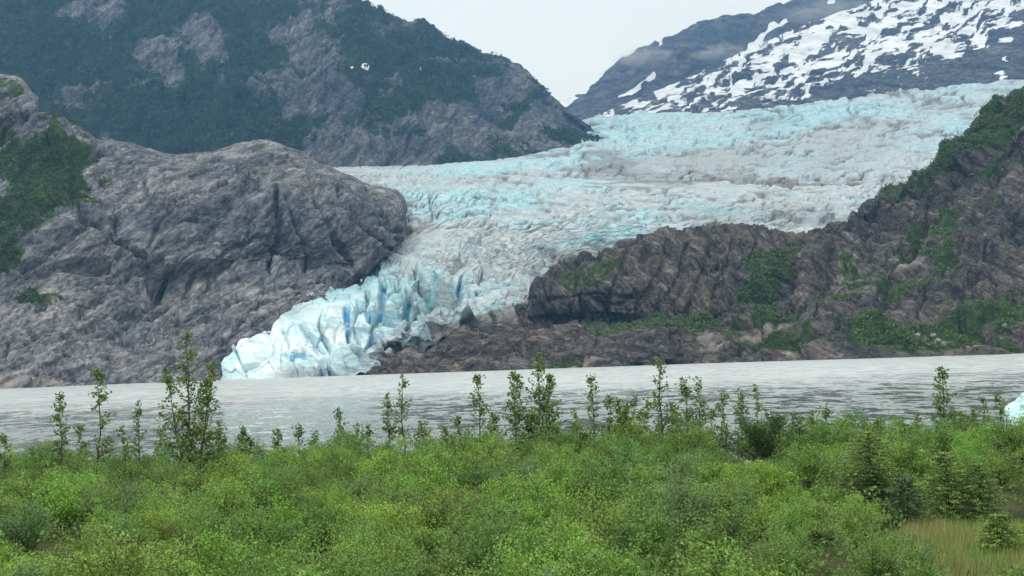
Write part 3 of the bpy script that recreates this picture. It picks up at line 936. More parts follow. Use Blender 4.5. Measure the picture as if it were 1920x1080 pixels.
def ground_z(x, y):
    x = np.asarray(x, float); y = np.asarray(y, float)
    z = 1.0 + 2.9 * smooth(y, 13, 2) - 0.0 * x
    sh = SHORE(x)
    z = np.where(y > sh - 7, 1.0 - 2.2 * smooth(y, sh - 7, sh + 6), z)
    P = np.stack([x.ravel() / 5, y.ravel() / 5, 0 * x.ravel()], 1)
    z = z + 0.16 * fbm(P, 3).reshape(x.shape)
    # puddle hollow by the meadow
    q = np.hypot((x - POND[0]) / 3.0, (y - POND[1]) / 2.2)
    z = z - 0.5 * smooth(q, 1.25, 0.85)
    return z


def SHORE(x):
    x = np.asarray(x, float)
    return 62.0 + 1.2 * np.sin(x * 0.21 + 1) + 0.8 * np.sin(x * 0.53)


POND = at(1900, 968, 37.0)[:2]


def soil_material():
    t = NT('shore_soil')
    p = t.pos()
    n = t.noise(p, 0.8, 6, 0.6)
    c = t.ramp(n, [(0.3, (0.030, 0.040, 0.016)), (0.5, (0.055, 0.070, 0.026)), (0.7, (0.085, 0.080, 0.045))])
    m = t.attr('meadow')
    c = t.mix(m, c, t.ramp(t.noise(p, 2.5, 5, 0.6), [(0.3, (0.085, 0.095, 0.030)), (0.7, (0.17, 0.155, 0.06))]))
    t.bsdf(c, 0.95, t.bump(n, 0.6, 0.2), 0.1)
    return t.m


def meadow_mask(x, y):
    P = np.stack([x, y, np.full_like(x, 1.0)], 1)
    px, py = to_px(P)
    return ellipses(px, py, [(1800, 1035, 130, 42, 5), (1900, 1070, 210, 45, 0), (1760, 1010, 60, 26, 0), (1850, 985, 80, 14, 0)], 0.25 * fbm(P / 2.5, 3))


xs = np.linspace(-45, 45, 121); ys = np.concatenate([np.linspace(-25, 12, 20), np.linspace(12.5, 72, 110)])
X, Y = np.meshgrid(xs, ys)
Z = ground_z(X, Y)
o = link('shore_ground', mesh_np('shore_ground', np.stack([X.ravel(), Y.ravel(), Z.ravel()], 1), grid_faces(len(ys), len(xs)), soil_material(), True, {'meadow': meadow_mask(X.ravel(), Y.ravel())}))
tag(o, kind='structure')

MAT['pond'] = NT('pond_water').m
tp = NT('pond_still'); tp.bsdf((0.03, 0.035, 0.03), 0.05, None, 0.5); MAT['pond'] = tp.m
ang = np.linspace(0, 2 * math.pi, 40, endpoint=False)
pv = np.stack([POND[0] + 3.8 * np.cos(ang), POND[1] + 2.8 * np.sin(ang), np.full(40, 0.80)], 1)
me = bpy.data.meshes.new('pond'); me.from_pydata(pv.tolist(), [], [list(range(40))]); me.materials.append(MAT['pond'])
tag(link('pond', me), kind='structure')

# ------------------------------------------------------------------ leaves and plants


def leaf_material(name, trans=0.35):
    t = NT(name)
    oi = t.n('ShaderNodeObjectInfo')
    geo = t.n('ShaderNodeNewGeometry')
    rnd = geo.outputs['Random Per Island']
    v = t.ramp(rnd, [(0.0, (0.72, 0.76, 0.74)), (0.5, (1.0, 1.0, 1.0)), (1.0, (1.22, 1.16, 1.22))])
    n = t.noise(t.pos(), 1.3, 3)
    v2 = t.ramp(n, [(0.32, (0.80, 0.86, 0.86)), (0.68, (1.20, 1.12, 0.98))])
    c = t.mix(1.0, oi.outputs['Color'], v, 'MULTIPLY')
    c = t.mix(1.0, c, v2, 'MULTIPLY')
    d = t.n('ShaderNodeBsdfPrincipled'); t.l(c, d.inputs['Base Color'])
    d.inputs['Roughness'].default_value = 0.55; d.inputs['Specular IOR Level'].default_value = 0.3
    tr = t.n('ShaderNodeBsdfTranslucent')
    t.l(t.mix(1.0, c, (1.15, 1.25, 0.65), 'MULTIPLY'), tr.inputs['Color'])
    mxs = t.n('ShaderNodeMixShader'); mxs.inputs[0].default_value = trans
    t.l(d.outputs[0], mxs.inputs[1]); t.l(tr.outputs[0], mxs.inputs[2])
    t.l(mxs.outputs[0], t.out.inputs['Surface'])
    return t.m


def bark_material(name, a, b):
    t = NT(name)
    n = t.noise(t.mapping(t.pos(), (1, 1, 0.25)), 14, 4)
    t.bsdf(t.ramp(n, [(0.3, a), (0.7, b)]), 0.9, None, 0.1)
    return t.m


MAT['leaf'] = leaf_material('leaf', 0.23)
MAT['needle'] = leaf_material('needle', 0.12)
MAT['bark'] = bark_material('bark', (0.055, 0.045, 0.035), (0.13, 0.11, 0.09))
MAT['twig'] = bark_material('twig', (0.07, 0.055, 0.045), (0.15, 0.12, 0.10))


def leaves_mesh(name, C, Dv, size, mat, rng, fold=0.25, aspect=0.62, up=0.6):
    """pointed, slightly folded leaves: 4 vertices, 2 triangles each. C centres, Dv outward directions"""
    n = len(C)
    d = Dv + rng.normal(0, 0.55, (n, 3))
    d /= np.linalg.norm(d, axis=1)[:, None]
    nn = rng.normal(0, 0.55, (n, 3)); nn[:, 2] += up * 1.3
    s = np.cross(d, nn); s /= np.linalg.norm(s, axis=1)[:, None] + 1e-9
    nn = np.cross(s, d)
    L = (size * rng.uniform(0.65, 1.25, n))[:, None]
    W = L * aspect * 0.5
    a = C - d * L * 0.5
    b = C + d * L * 0.5
    mid = C - d * L * 0.06 - nn * L * fold * 0.5
    l = mid + s * W + nn * L * fold * 0.5
    r = mid - s * W + nn * L * fold * 0.5
    V = np.stack([a, r, b, l], 1).reshape(-1, 3)
    i = np.arange(n)[:, None] * 4
    F = np.concatenate([i + np.array([[0, 1, 2]]), i + np.array([[0, 2, 3]])], 0)
    return mesh_np(name, V, F, mat, False)


def tubes_mesh(name, paths, mat, sides=5):
    """tapered tubes: list of (points (k,3), radii (k,))"""
    Vs, Fs, off = [], [], 0
    for pts, rad in paths:
        pts = np.asarray(pts, float); k = len(pts)
        t = np.gradient(pts, axis=0); t /= np.linalg.norm(t, axis=1)[:, None] + 1e-9
        ref = np.where(np.abs(t[:, 2:3]) > 0.9, np.array([[1.0, 0, 0]]), np.array([[0, 0, 1.0]]))
        u = np.cross(t, ref); u /= np.linalg.norm(u, axis=1)[:, None]
        v = np.cross(t, u)
        an = np.linspace(0, 2 * math.pi, sides, endpoint=False)
        ring = pts[:, None] + np.asarray(rad)[:, None, None] * (np.cos(an)[None, :, None] * u[:, None] + np.sin(an)[None, :, None] * v[:, None])
        Vs.append(ring.reshape(-1, 3))
        a = np.arange(k * sides).reshape(k, sides) + off
        b = np.roll(a, -1, axis=1)
        Fs.append(np.stack([a[:-1].ravel(), b[:-1].ravel(), b[1:].ravel(), a[1:].ravel()], 1))
        off += k * sides
    return mesh_np(name, np.concatenate(Vs), np.concatenate(Fs), mat)


def shrub_meshes(k, rng, height, radius, nleaf, leaf, stems=16, flat=0.6):
    """a many-stemmed willow or alder bush: arching stems, side twigs, leaves on the twigs"""
    paths, C, Dv = [], [], []
    tips = []
    for i in range(stems):
        a = rng.uniform(0, 2 * math.pi); lean = rng.uniform(0.05, 1.0) ** 0.7
        h = height * (1 - 0.34 * lean ** 2) * rng.uniform(0.6, 1.12)
        tx, ty = math.cos(a) * radius * lean, math.sin(a) * radius * lean
        s = np.linspace(0, 1, 6)[:, None]
        p = np.concatenate([tx * s ** 1.5, ty * s ** 1.5, h * s ** 0.85], 1) + np.concatenate([np.zeros((1, 3)), rng.normal(0, 0.035 * height, (5, 3))])
        paths.append((p, np.linspace(0.022, 0.004, 6) * height / 1.6))
        nt_ = 9
        for j in range(nt_):  # side twigs
            f = rng.uniform(0.32, 1.0)
            q = np.array([np.interp(f, s[:, 0], p[:, c]) for c in range(3)])
            b = rng.uniform(0, 2 * math.pi); el = rng.uniform(0.1, 1.1)
            dv = np.array([math.cos(b) * math.cos(el), math.sin(b) * math.cos(el), math.sin(el)])
            ln = rng.uniform(0.18, 0.42) * radius * (1.15 - 0.5 * f)
            e = q + dv * ln
            if j < 4:
                paths.append((np.array([q, (q + e) / 2 + rng.normal(0, .01, 3), e]), np.array([0.007, 0.005, 0.002]) * height / 1.6))
            tips.append((q, e, dv))
    per = max(1, nleaf // len(tips))
    for q, e, dv in tips:
        f = rng.uniform(0.15, 1.05, per)[:, None]
        C.append(q + (e - q) * f + rng.normal(0, 0.055 * radius, (per, 3)))
        Dv.append(np.repeat(dv[None], per, 0))
    C = np.concatenate(C); Dv = np.concatenate(Dv)
    C[:, 2] = np.maximum(C[:, 2], 0.05)
    return leaves_mesh('foliage', C, Dv, leaf, MAT['leaf'], rng), tubes_mesh('stem', paths, MAT['twig'], 4)


def place_shrub(meshes, x, y, sc, rot, colr, label, group, name='shrub', category='shrub', zs=1.0):
    r = bpy.data.objects.new(name, None)
    COL.objects.link(r)
    r.location = (x, y, float(ground_z(np.array([x]), np.array([y]))[0]) - 0.05)
    r.rotation_euler = (0, 0, rot)
    r.scale = (sc, sc, sc * zs)
    tag(r, label, category, group)
    f = link('foliage', meshes[0], r); f.color = (*colr, 1)
    s = link('stem', meshes[1], r)
    return r


rng = np.random.default_rng(21)
BUSH = [shrub_meshes(k, rng, rng.uniform(1.35, 1.75), rng.uniform(1.15, 1.45), *[(6400, 0.055), (7600, 0.046), (5600, 0.064)][k % 3], 20) for k in range(9)]
TALL = [shrub_meshes(k, rng, 2.3, 1.5, 6400, 0.07, 20) for k in range(2)]

FRESH = (0.205, 0.365, 0.075); YELLOW = (0.240, 0.390, 0.070); MIDG = (0.145, 0.270, 0.068); DEEPG = (0.080, 0.160, 0.042); OLIVE = (0.175, 0.300, 0.078); SAGE = (0.160, 0.280, 0.110); RUSTY = (0.22, 0.20, 0.095)
TINT = [('bright green', FRESH, 0.40), ('yellow-green', YELLOW, 0.14), ('mid-green', MIDG, 0.26), ('olive green', OLIVE, 0.08), ('grey-green', SAGE, 0.10)]

# single shrubs that stand out
taken = []


def by_pixel(px, ybase, z=1.0):
    """ground position seen at a photo pixel"""
    d = ray(px, ybase)
    s = (z - EYE[2]) / d[2]
    return EYE[0] + d[0] * s, EYE[1] + d[1] * s


singles = [
    (1432, 890, TALL[0], 1.22, (0.050, 0.110, 0.034), 0.95, 'dark green rounded alder with bare stems showing beneath, tallest bush of the thicket'),
    (1560, 885, BUSH[2], 1.1, MIDG, 1.0, 'mid-green bush just beside the dark rounded alder'),
    (1895, 890, TALL[1], 0.95, MIDG, 1.0, 'tall mid-green bush above the yellow grass at the photo\'s edge'),
    (882, 985, BUSH[4], 0.75, RUSTY, 0.9, 'pale brownish twiggy shrub in the middle of the thicket'),
    (842, 960, BUSH[5], 0.8, DEEPG, 1.0, 'small dark green shrub beside the pale brownish twiggy one'),
    (430, 925, TALL[1], 0.9, MIDG, 1.0, 'broad mid-green alder bush below the tall many-stemmed sapling'),
    (640, 930, BUSH[7], 1.1, OLIVE, 1.0, 'olive bush with reddish shade at the lake edge of the thicket'),
]
for px, yb, mesh_, sc, c, zs, lab in singles:
    x, y = by_pixel(px, yb)
    place_shrub(mesh_, x, y, sc, random.uniform(0, 6.28), c, lab, None, 'alder_shrub' if 'alder' in lab else 'willow_shrub', 'shrub', zs)
    taken.append((x, y, 1.3 * sc))
    if 'dark green rounded' in lab:
        taken.extend([(x - 0.4, y - 2.4, 1.7), (x - 0.7, y - 4.6, 1.4)])

SPRUCES = [(1633, 800, 950, 'yellow-tipped spruce, tallest of the young spruces in the thicket', (0.19, 0.29, 0.075)),
           (1640, 868, 955, 'dark green young spruce in front of the yellow-tipped one', (0.085, 0.155, 0.055)),
           (1703, 890, 990, 'small dark blue-green spruce, low in the thicket', (0.09, 0.165, 0.075)),
           (1775, 838, 960, 'light green layered spruce between two darker ones', (0.21, 0.34, 0.085)),
           (1838, 862, 960, 'mid-green spruce beside the pond', (0.15, 0.26, 0.075)),
           (1876, 958, 1048, 'small bushy spruce standing alone in the brown grass', (0.21, 0.33, 0.085)),
           (1362, 922, 1010, 'little yellowish spruce sunk in the thicket below the dark rounded alder', (0.170, 0.240, 0.055)),
           (1526, 940, 1012, 'little green spruce seedling at the edge of the meadow', (0.150, 0.240, 0.060))]
spots = []
for px, yt, yb, lab, c in SPRUCES:
    x, y = by_pixel(px, yb)
    top_ = at(px, yt, y)
    spots.append((x, y, float(top_[2]), lab, c))
    taken.append((x, y, 0.55))

# the thicket: one shrub after another, spaced so that crowns touch
cand = []
r2 = random.Random(5)
pts = []
tries = 0
while tries < 30000 and len(pts) < 288:
    tries += 1
    y = r2.uniform(19.0, 60.5)
    x = r2.uniform(-1, 1) * (y * 0.375 + 1.2)
    if r2.random() > (y / 60) ** 0.4:
        continue
    if y > SHORE(x) - 2.2:
        continue
    if meadow_mask(np.array([x]), np.array([y]))[0] > 0.25:
        continue
    if math.hypot((x - POND[0]) / 4.4, (y - POND[1] + 2.0) / 5.0) < 1:
        continue
    gap = 1.5
    if any((x - a) ** 2 + (y - b) ** 2 < gap * gap for a, b in pts):
        continue
    if any(math.hypot(x - a, y - b) < r_ for a, b, r_ in taken):
        continue
    pts.append((x, y))
print('shrubs', len(pts))
for x, y in pts:
    u = r2.random(); acc = 0
    nz = float(fbm(np.array([[x / 9, y / 9, 2.0]]), 2)[0])
    u = min(0.999, max(0, u + 0.25 * nz))
    for nm, c, wgt in TINT:
        acc += wgt
        if u < acc:
            break
    # nearer the lake the thicket is darker alder
    f = float(smooth(np.array(y), 36, 58))
    if y > 44 and nm in ('yellow-green', 'bright green') and r2.random() < 0.6:
        nm, c = 'mid-green', MIDG
    cc = tuple(v * r2.uniform(0.9, 1.1) for v in c)
    px, py = to_px(np.array([x, y, 2.0]))
    sc = r2.uniform(0.74, 1.14)
    size = 'low' if sc < 0.85 else ('middling' if sc < 1.03 else 'tall')
    tenth = ['first', 'second', 'third', 'fourth', 'fifth', 'sixth', 'seventh', 'eighth', 'ninth', 'tenth'][int(min(9, max(0, px // 192)))]
    row = ['along the foot of the photo', 'in the front of the thicket', 'in the middle of the thicket', 'in the back of the thicket', 'along the lake edge'][int(np.searchsorted([26, 34, 43, 52], y))]
    lab = '%s %s shrub %s, %s tenth from the left' % (size, nm, row, tenth)
    grp = '%s %s shrubs %s' % (size, nm, row)
    # leave the frame's foot low beside the meadow
    if y > 52:
        sc *= 1.12
    if px > 1380 and y < 40:
        sc *= 0.66
    place_shrub(r2.choice(BUSH), x, y, sc, r2.uniform(0, 6.28), cc, lab, grp, 'willow_shrub', 'shrub', r2.uniform(0.85, 1.12))

# ------------------------------------------------------------------ spruces


def spruce(x, y, ztop, label, colr, seed):
    rng = np.random.default_rng(seed)
    z0 = float(ground_z(np.array([x]), np.array([y]))[0]) - 0.05
    H = max(ztop - z0, 0.6)
    r = bpy.data.objects.new('spruce_tree', None); COL.objects.link(r)
    r.location = (x, y, z0)
    tag(r, label, 'spruce', 'young spruces in the thicket')
    Rb = 0.50 * H + 0.22
    lop = rng.uniform(0.7, 1.15, 12)
    s = np.linspace(0, 1, 7)
    tr = np.stack([0.02 * H * np.sin(s * 3), 0.015 * H * np.cos(s * 4), H * s], 1)
    C, Dv, limbs = [], [], [(tr, np.linspace(0.03 * H, 0.004, 7))]
    nwh = int(9 + 4 * H)
    for i in range(nwh):
        f = 0.06 + 0.9 * (i + rng.uniform(-.3, .3)) / nwh
        nb = int(rng.integers(7, 10))
        a0 = rng.uniform(0, 6.28)
        for j in range(nb):
            a = a0 + j * 6.283 / nb + rng.normal(0, 0.15)
            ln = Rb * (1 - f) ** 0.7 * rng.uniform(0.6, 1.2) * lop[int((a % 6.283) / 6.283 * 12) % 12] + 0.05
            k = np.linspace(0, 1, 5)
            dirx, diry = math.cos(a), math.sin(a)
            zz = H * f + ln * (0.30 * k - 0.42 * k ** 2 + 0.10 * k ** 3) + ln * 0.25 * f * k
            p = np.stack([dirx * ln * k, diry * ln * k, zz], 1)
            limbs.append((p, np.linspace(0.010, 0.003, 5) * H / 1.5))
            m = int(24 + 66 * ln)
            kk = rng.uniform(0.12, 1.0, m)
            side = rng.normal(0, 1, m) * 0.20 * ln * (1.1 - kk)
            q = np.stack([np.interp(kk, k, p[:, c]) for c in range(3)], 1)
            q[:, 0] += -diry * side; q[:, 1] += dirx * side; q[:, 2] += rng.normal(0, 0.012, m) - 0.15 * np.abs(side)
            C.append(q)
            dv = np.stack([dirx - diry * np.sign(side) * 0.8, diry + dirx * np.sign(side) * 0.8, np.full(m, 0.1)], 1)
            Dv.append(dv)
    C = np.concatenate(C); Dv = np.concatenate(Dv)
    link('trunk', tubes_mesh('trunk', limbs, MAT['bark'], 4), r)
    f = link('crown', leaves_mesh('crown', C, Dv, 0.085, MAT['needle'], rng, 0.1, 0.34, 0.9), r)
    f.color = (*colr, 1)
    return r


for i, s in enumerate(spots):
    spruce(*s[:3], s[3], s[4], 100 + i)

# ------------------------------------------------------------------ cottonwood saplings along the lake edge


def sapling(px, ytop, dist, spread, nstem, label, seed, dens=1.0, colr=(0.125, 0.205, 0.062), low=0.18, lean=0.0):
    rng = np.random.default_rng(seed)
    tp_ = at(px, ytop, dist)
    z0 = float(ground_z(np.array([tp_[0]]), np.array([dist]))[0]) - 0.1
    H = float(tp_[2]) - z0
    r = bpy.data.objects.new('cottonwood_sapling', None); COL.objects.link(r)
    r.location = (tp_[0], dist, z0)
    tag(r, label, 'sapling', 'cottonwood saplings by the lake')
    W = spread / FPX * dist * 0.5
    limbs, C, Dv = [], [], []
    for i in range(nstem):
        if i == 0:
            ex, ey, h = 0.0, 0.0, H
        else:
            a = rng.uniform(0, 6.28)
            ex = (W * rng.uniform(0.35, 0.8)) * (1 if i % 2 else -1); ey = 0.4 * math.sin(a) * W; h = H * rng.uniform(0.62, 0.88)
        s = np.linspace(0, 1, 9)
        wob = rng.normal(0, 0.012 * H, (9, 2)); wob[0] = 0; wob = np.cumsum(wob, 0) * 0.6; wob -= wob[-1] * s[:, None]
        p = np.stack([ex * s ** 0.8 + wob[:, 0] + lean * H * np.sin(s * 3.14), ey * s + wob[:, 1], h * s], 1)
        limbs.append((p, np.linspace(0.011 * h, 0.004, 9)))
        nb = int((12 + 5.5 * h) * dens)
        for j in range(nb):
            f = rng.uniform(low, 0.985)
            q = np.array([np.interp(f, s, p[:, c]) for c in range(3)])
            a = rng.uniform(0, 6.28)
            w_ = W * (0.62 if nstem > 1 else 1.0)
            ln = w_ * (1 - f) ** 0.75 * rng.uniform(0.6, 1.12) + 0.12
            el = rng.uniform(0.2, 1.05)
            dv = np.array([math.cos(a) * math.cos(el), math.sin(a) * math.cos(el), math.sin(el)])
            e = q + dv * ln * 1.15
            mpt = (q + e) / 2 - np.array([0, 0, 0.06 * ln])
            limbs.append((np.array([q, mpt, e]), np.array([0.0035 * h, 0.0025 * h, 0.003])))
            m = int(7 + 21 * ln)
            t_ = rng.uniform(0.25, 1.08, m)[:, None]
            C.append(q + (e - q) * t_ + rng.normal(0, 0.05 + 0.05 * ln, (m, 3)))
            Dv.append(np.repeat((dv * 0.5 + np.array([0, 0, -0.25]))[None], m, 0))
        m = int(26 * dens)
        t_ = rng.uniform(0.72, 1.0, m)
        C.append(np.stack([np.interp(t_, s, p[:, c]) for c in range(3)], 1) + rng.normal(0, 0.06, (m, 3)))
        Dv.append(rng.normal(0, 0.6, (m, 3)))
    C = np.concatenate(C); Dv = np.concatenate(Dv)
    link('trunk', tubes_mesh('trunk', limbs, MAT['bark'], 5), r)
    f = link('crown', leaves_mesh('crown', C, Dv, 0.118, MAT['leaf'], rng, 0.25, 0.75, 0.2), r)
    f.color = (*colr, 1)
    return r


SAPL = [
    (8, 812, 50, 40, 1, 'small leafy sapling at the very left edge of the photo', 0.9),
    (114, 740, 52, 52, 1, 'narrow dense sapling, second from the left edge of the photo', 1.3),
    (182, 688, 52, 90, 1, 'open-crowned sapling with drooping side branches, left of the many-stemmed one', 1.0),
    (259, 752, 54, 44, 1, 'small slender sapling just left of the tall many-stemmed one', 0.9),
    (352, 618, 51, 150, 4, 'tallest sapling, many-stemmed and bushy, standing against the grey rock wall', 1.15),
    (636, 770, 56, 44, 1, 'short sapling standing alone below the glacier\'s blue snout', 1.2),
    (726, 740, 57, 40, 1, 'shorter slim sapling of the close pair in front of the lake', 1.0),
    (755, 704, 58, 46, 1, 'taller thin sapling of the close pair, with bare lower trunk', 0.7),
    (896, 703, 57, 72, 1, 'pyramid-shaped sapling left of the widest clump by the lake', 1.0),
    (1008, 663, 56, 125, 3, 'widest and bushiest sapling clump, in front of the middle of the lake', 1.5),
    (962, 702, 56, 60, 1, 'sapling leaning against the widest clump on its left', 1.3),
    (1108, 703, 57, 34, 1, 'thin pole-like sapling right of the widest clump', 1.1),
    (1142, 742, 57, 60, 2, 'low bushy sapling just right of the pole-like one', 1.2),
    (1190, 745, 58, 70, 2, 'low wispy sapling left of the tall bent-topped one', 0.9),
    (1236, 676, 56, 70, 1, 'tall sapling with bent narrow top, below the headland\'s foot', 1.2),
    (1285, 708, 57, 50, 1, 'slim sapling, left one of two twins beside the bent-topped sapling', 1.0),
    (1311, 710, 57, 60, 1, 'slim sapling, right one of two twins beside the bent-topped sapling', 1.1),
    (1353, 728, 57, 46, 1, 'thin wispy sapling behind the dark rounded alder, leftmost of three', 0.8),
    (1388, 733, 57, 46, 1, 'thin wispy sapling behind the dark rounded alder, middle one of three', 0.9),
    (1418, 728, 58, 40, 1, 'thin wispy sapling behind the dark rounded alder, rightmost of three', 0.9),
    (1490, 775, 58, 50, 1, 'knee-high sapling just right of the dark rounded alder\'s crown', 0.9),
    (1549, 757, 58, 36, 1, 'tiny wispy sapling alone against the bright water', 0.7),
    (1596, 775, 58, 30, 1, 'tiny twiggy sapling midway between the dark alder and the lone conical sapling', 0.7),
    (1645, 786, 58, 34, 1, 'tiny bushy sapling left of the lone conical sapling', 1.0),
    (1766, 687, 55, 80, 1, 'lone conical dense sapling standing against the bright water on the right', 1.5),
    (1842, 747, 57, 46, 1, 'thin sparse sapling left of the floating ice', 0.8),
    (1873, 741, 57, 44, 1, 'thin sparse sapling directly in front of the floating ice', 0.8),
]
for i, (px, yt, ds, sp_, ns, lab, dn) in enumerate(SAPL):
    sapling(px, yt, ds, sp_, ns, lab, 300 + i, dn, low=0.42 if 'bare lower' in lab else 0.16)

# low shoots that break the thicket's edge against the water
r3 = random.Random(9)
SHOOT = [(300, 800), (410, 795), (455, 805), (520, 808), (560, 800), (690, 800), (790, 790), (835, 800), (860, 782), (925, 775), (1080, 770), (1160, 752), (1175, 760), (1212, 750), (1262, 760), (1335, 765), (1440, 770), (1465, 780), (1520, 772),
         (1575, 785), (1622, 790), (1690, 790), (1720, 778), (1800, 770), (1822, 765), (60, 838), (150, 800), (230, 800), (590, 812), (670, 790)]
for i, (px, yt) in enumerate(SHOOT):
    third = ['first', 'second', 'third', 'fourth', 'fifth', 'sixth', 'seventh', 'eighth', 'ninth', 'tenth'][px // 192]
    sp_ = sapling(px, yt, r3.uniform(54, 59.5), r3.uniform(34, 62), r3.choice((1, 2, 2)), 'low leafy shoot poking up from the thicket\'s lake edge, %s tenth from the left' % third, 500 + i, r3.uniform(0.8, 1.3), (0.13, 0.22, 0.06), 0.25)
    sp_.name = 'leafy_shoot'; sp_['category'] = 'shoot'; sp_['group'] = 'leafy shoots at the lake edge'

# ------------------------------------------------------------------ scrub on the rock: leafy tufts where the plants grow


def scrub(name, land_names, count, size, label, seed, colr):
    rng = np.random.default_rng(seed)
    Cs, Ds = [], []
    for ln in land_names:
        Q, veg, px, py = VEG[ln]
        n = fbm(Q / (size * 7), 3)
        ok = np.where((rng.random(len(veg)) < smooth(veg + 0.42 * n, 0.42, 0.95)) & (px > -60) & (px < 1980) & (py > -40))[0]
        if not len(ok):
            continue
        pick = rng.choice(ok, min(count, len(ok)), replace=False)
        P = Q[pick]
        sc = size * rng.uniform(0.5, 1.3, len(pick))
        for k in range(7):
            Cs.append(P + rng.normal(0, 0.42, (len(pick), 3)) * sc[:, None] * np.array([1, 1, 0.6]) + np.array([0, -0.25, 0.35]) * sc[:, None])
            Ds.append(rng.normal(0, 0.6, (len(pick), 3)))
    C = np.concatenate(Cs); D_ = np.concatenate(Ds)
    o = link(name, leaves_mesh(name, C, D_, size * 0.8, MAT['leaf'], rng, 0.3, 0.8, 0.7))
    o.color = (*colr, 1)
    tag(o, label, 'scrub', None, 'stuff')


scrub('hillside_scrub', ['right_slope', 'right_headland', 'rock_shelf'], 3000, 1.6, 'green scrub growing in thin patches over the right-hand rock slopes', 61, (0.095, 0.155, 0.050))
scrub('ledge_scrub', ['left_rock_wall'], 5000, 1.6, 'dark green scrub on the left rock wall\'s ledges', 62, (0.060, 0.105, 0.040))
scrub('mountain_scrub', ['left_mountain'], 8000, 5.4, 'green scrub covering the hazy mountain on the left', 63, (0.030, 0.062, 0.028))

# ------------------------------------------------------------------ undergrowth and meadow grass
rng = np.random.default_rng(77)
n = 62000
y = rng.uniform(17.5, 61, n); x = rng.uniform(-1, 1, n) * (y * 0.38 + 7.0)
ok = (meadow_mask(x, y) < 0.4) & (np.hypot((x - POND[0]) / 3.6, (y - POND[1] + 1.0) / 3.2) > 1) & (y < SHORE(x) - 1.0)
x, y = x[ok], y[ok]
hgt = 0.35 + 0.55 * np.clip(fbm(np.stack([x / 2, y / 2, 0 * x], 1), 3) + 0.5, 0, 1.2)
C = np.stack([x, y, ground_z(x, y) + hgt * rng.uniform(0.05, 1.0, len(x))], 1)
me = leaves_mesh('undergrowth', C, rng.normal(0, 0.5, (len(x), 3)) + np.array([0, 0, 0.5]), 0.13, MAT['leaf'], rng)
o = link('undergrowth', me); o.color = (0.12, 0.20, 0.05, 1)
tag(o, 'low green leafy undergrowth between the shrubs', 'undergrowth', None, 'stuff')

n = 90000
y = rng.uniform(24, 40, n); x = rng.uniform(0.16, 0.40, n) * y
mm = meadow_mask(x, y)
ok = (mm > rng.uniform(0.05, 0.5, n)) & (np.hypot((x - POND[0]) / 3.4, (y - POND[1] + 0.6) / 2.6) > 1)
x, y = x[ok], y[ok]; k = len(x)
z = ground_z(x, y) - 0.02
H = rng.uniform(0.16, 0.42, k); a = rng.uniform(0, 6.28, k); ln = rng.uniform(0.1, 0.55, k) * H
wd = 0.006
b0 = np.stack([x - np.sin(a) * wd, y + np.cos(a) * wd, z], 1); b1 = np.stack([x + np.sin(a) * wd, y - np.cos(a) * wd, z], 1)
tp_ = np.stack([x + np.cos(a) * ln, y + np.sin(a) * ln, z + H], 1)
V = np.stack([b0, b1, tp_], 1).reshape(-1, 3)
t = NT('meadow_grass')
rnd = t.n('ShaderNodeNewGeometry').outputs['Random Per Island']
pat = t.noise(t.pos(), 0.7, 3)
c = t.ramp(rnd, [(0.0, (0.15, 0.22, 0.06)), (0.4, (0.21, 0.27, 0.08)), (0.78, (0.30, 0.265, 0.12)), (1.0, (0.32, 0.22, 0.13))])
c = t.mix(t.ramp(pat, [(0.42, (0, 0, 0)), (0.6, (0.75, 0.75, 0.75))]), c, (0.16, 0.27, 0.06))
t.bsdf(c, 0.7, None, 0.2)
o = link('meadow_grass', mesh_np('meadow_grass', V, np.arange(3 * k).reshape(k, 3), t.m, False))
tag(o, 'brownish seeding grass of the small meadow beside the pond', 'grass', None, 'stuff')

# ------------------------------------------------------------------ floating ice and boulders


def lump(name, size, seed, mat, flat=0.0, sub=4, rough=0.35):
    import bmesh
    bm = bmesh.new()
    bmesh.ops.create_icosphere(bm, subdivisions=sub, radius=1.0)
    V = np.array([v.co[:] for v in bm.verts])
    d = 1 + rough * fbm(V * 1.2 + seed, 4)
    f1, f2, v, _ = worley(V * 1.3 + seed)
    d = d + 0.22 * (v - 0.5)
    V = V * d[:, None] * np.array(size)
    for bv, q in zip(bm.verts, V):
        bv.co = q
    me = bpy.data.meshes.new(name); bm.to_mesh(me); bm.free()
    me.materials.append(mat)
    return me


t = NT('iceberg_ice')
n = t.noise(t.mapping(t.pos(), (1, 1, 2.5)), 0.8, 5)
bs = t.bsdf(t.ramp(n, [(0.35, (0.30, 0.58, 0.62)), (0.55, (0.52, 0.74, 0.76)), (0.7, (0.78, 0.85, 0.86))]), 0.35, t.bump(n, 0.5, 0.3), 0.4)
P = at(1935, 768, 104.0)
o = link('iceberg', lump('iceberg', (2.5, 1.8, 1.7), 4.3, t.m)); o.location = (P[0] + 0.4, P[1], 0.15)
tag(o, 'small turquoise iceberg floating on the lake at the right edge of the photo', 'iceberg')

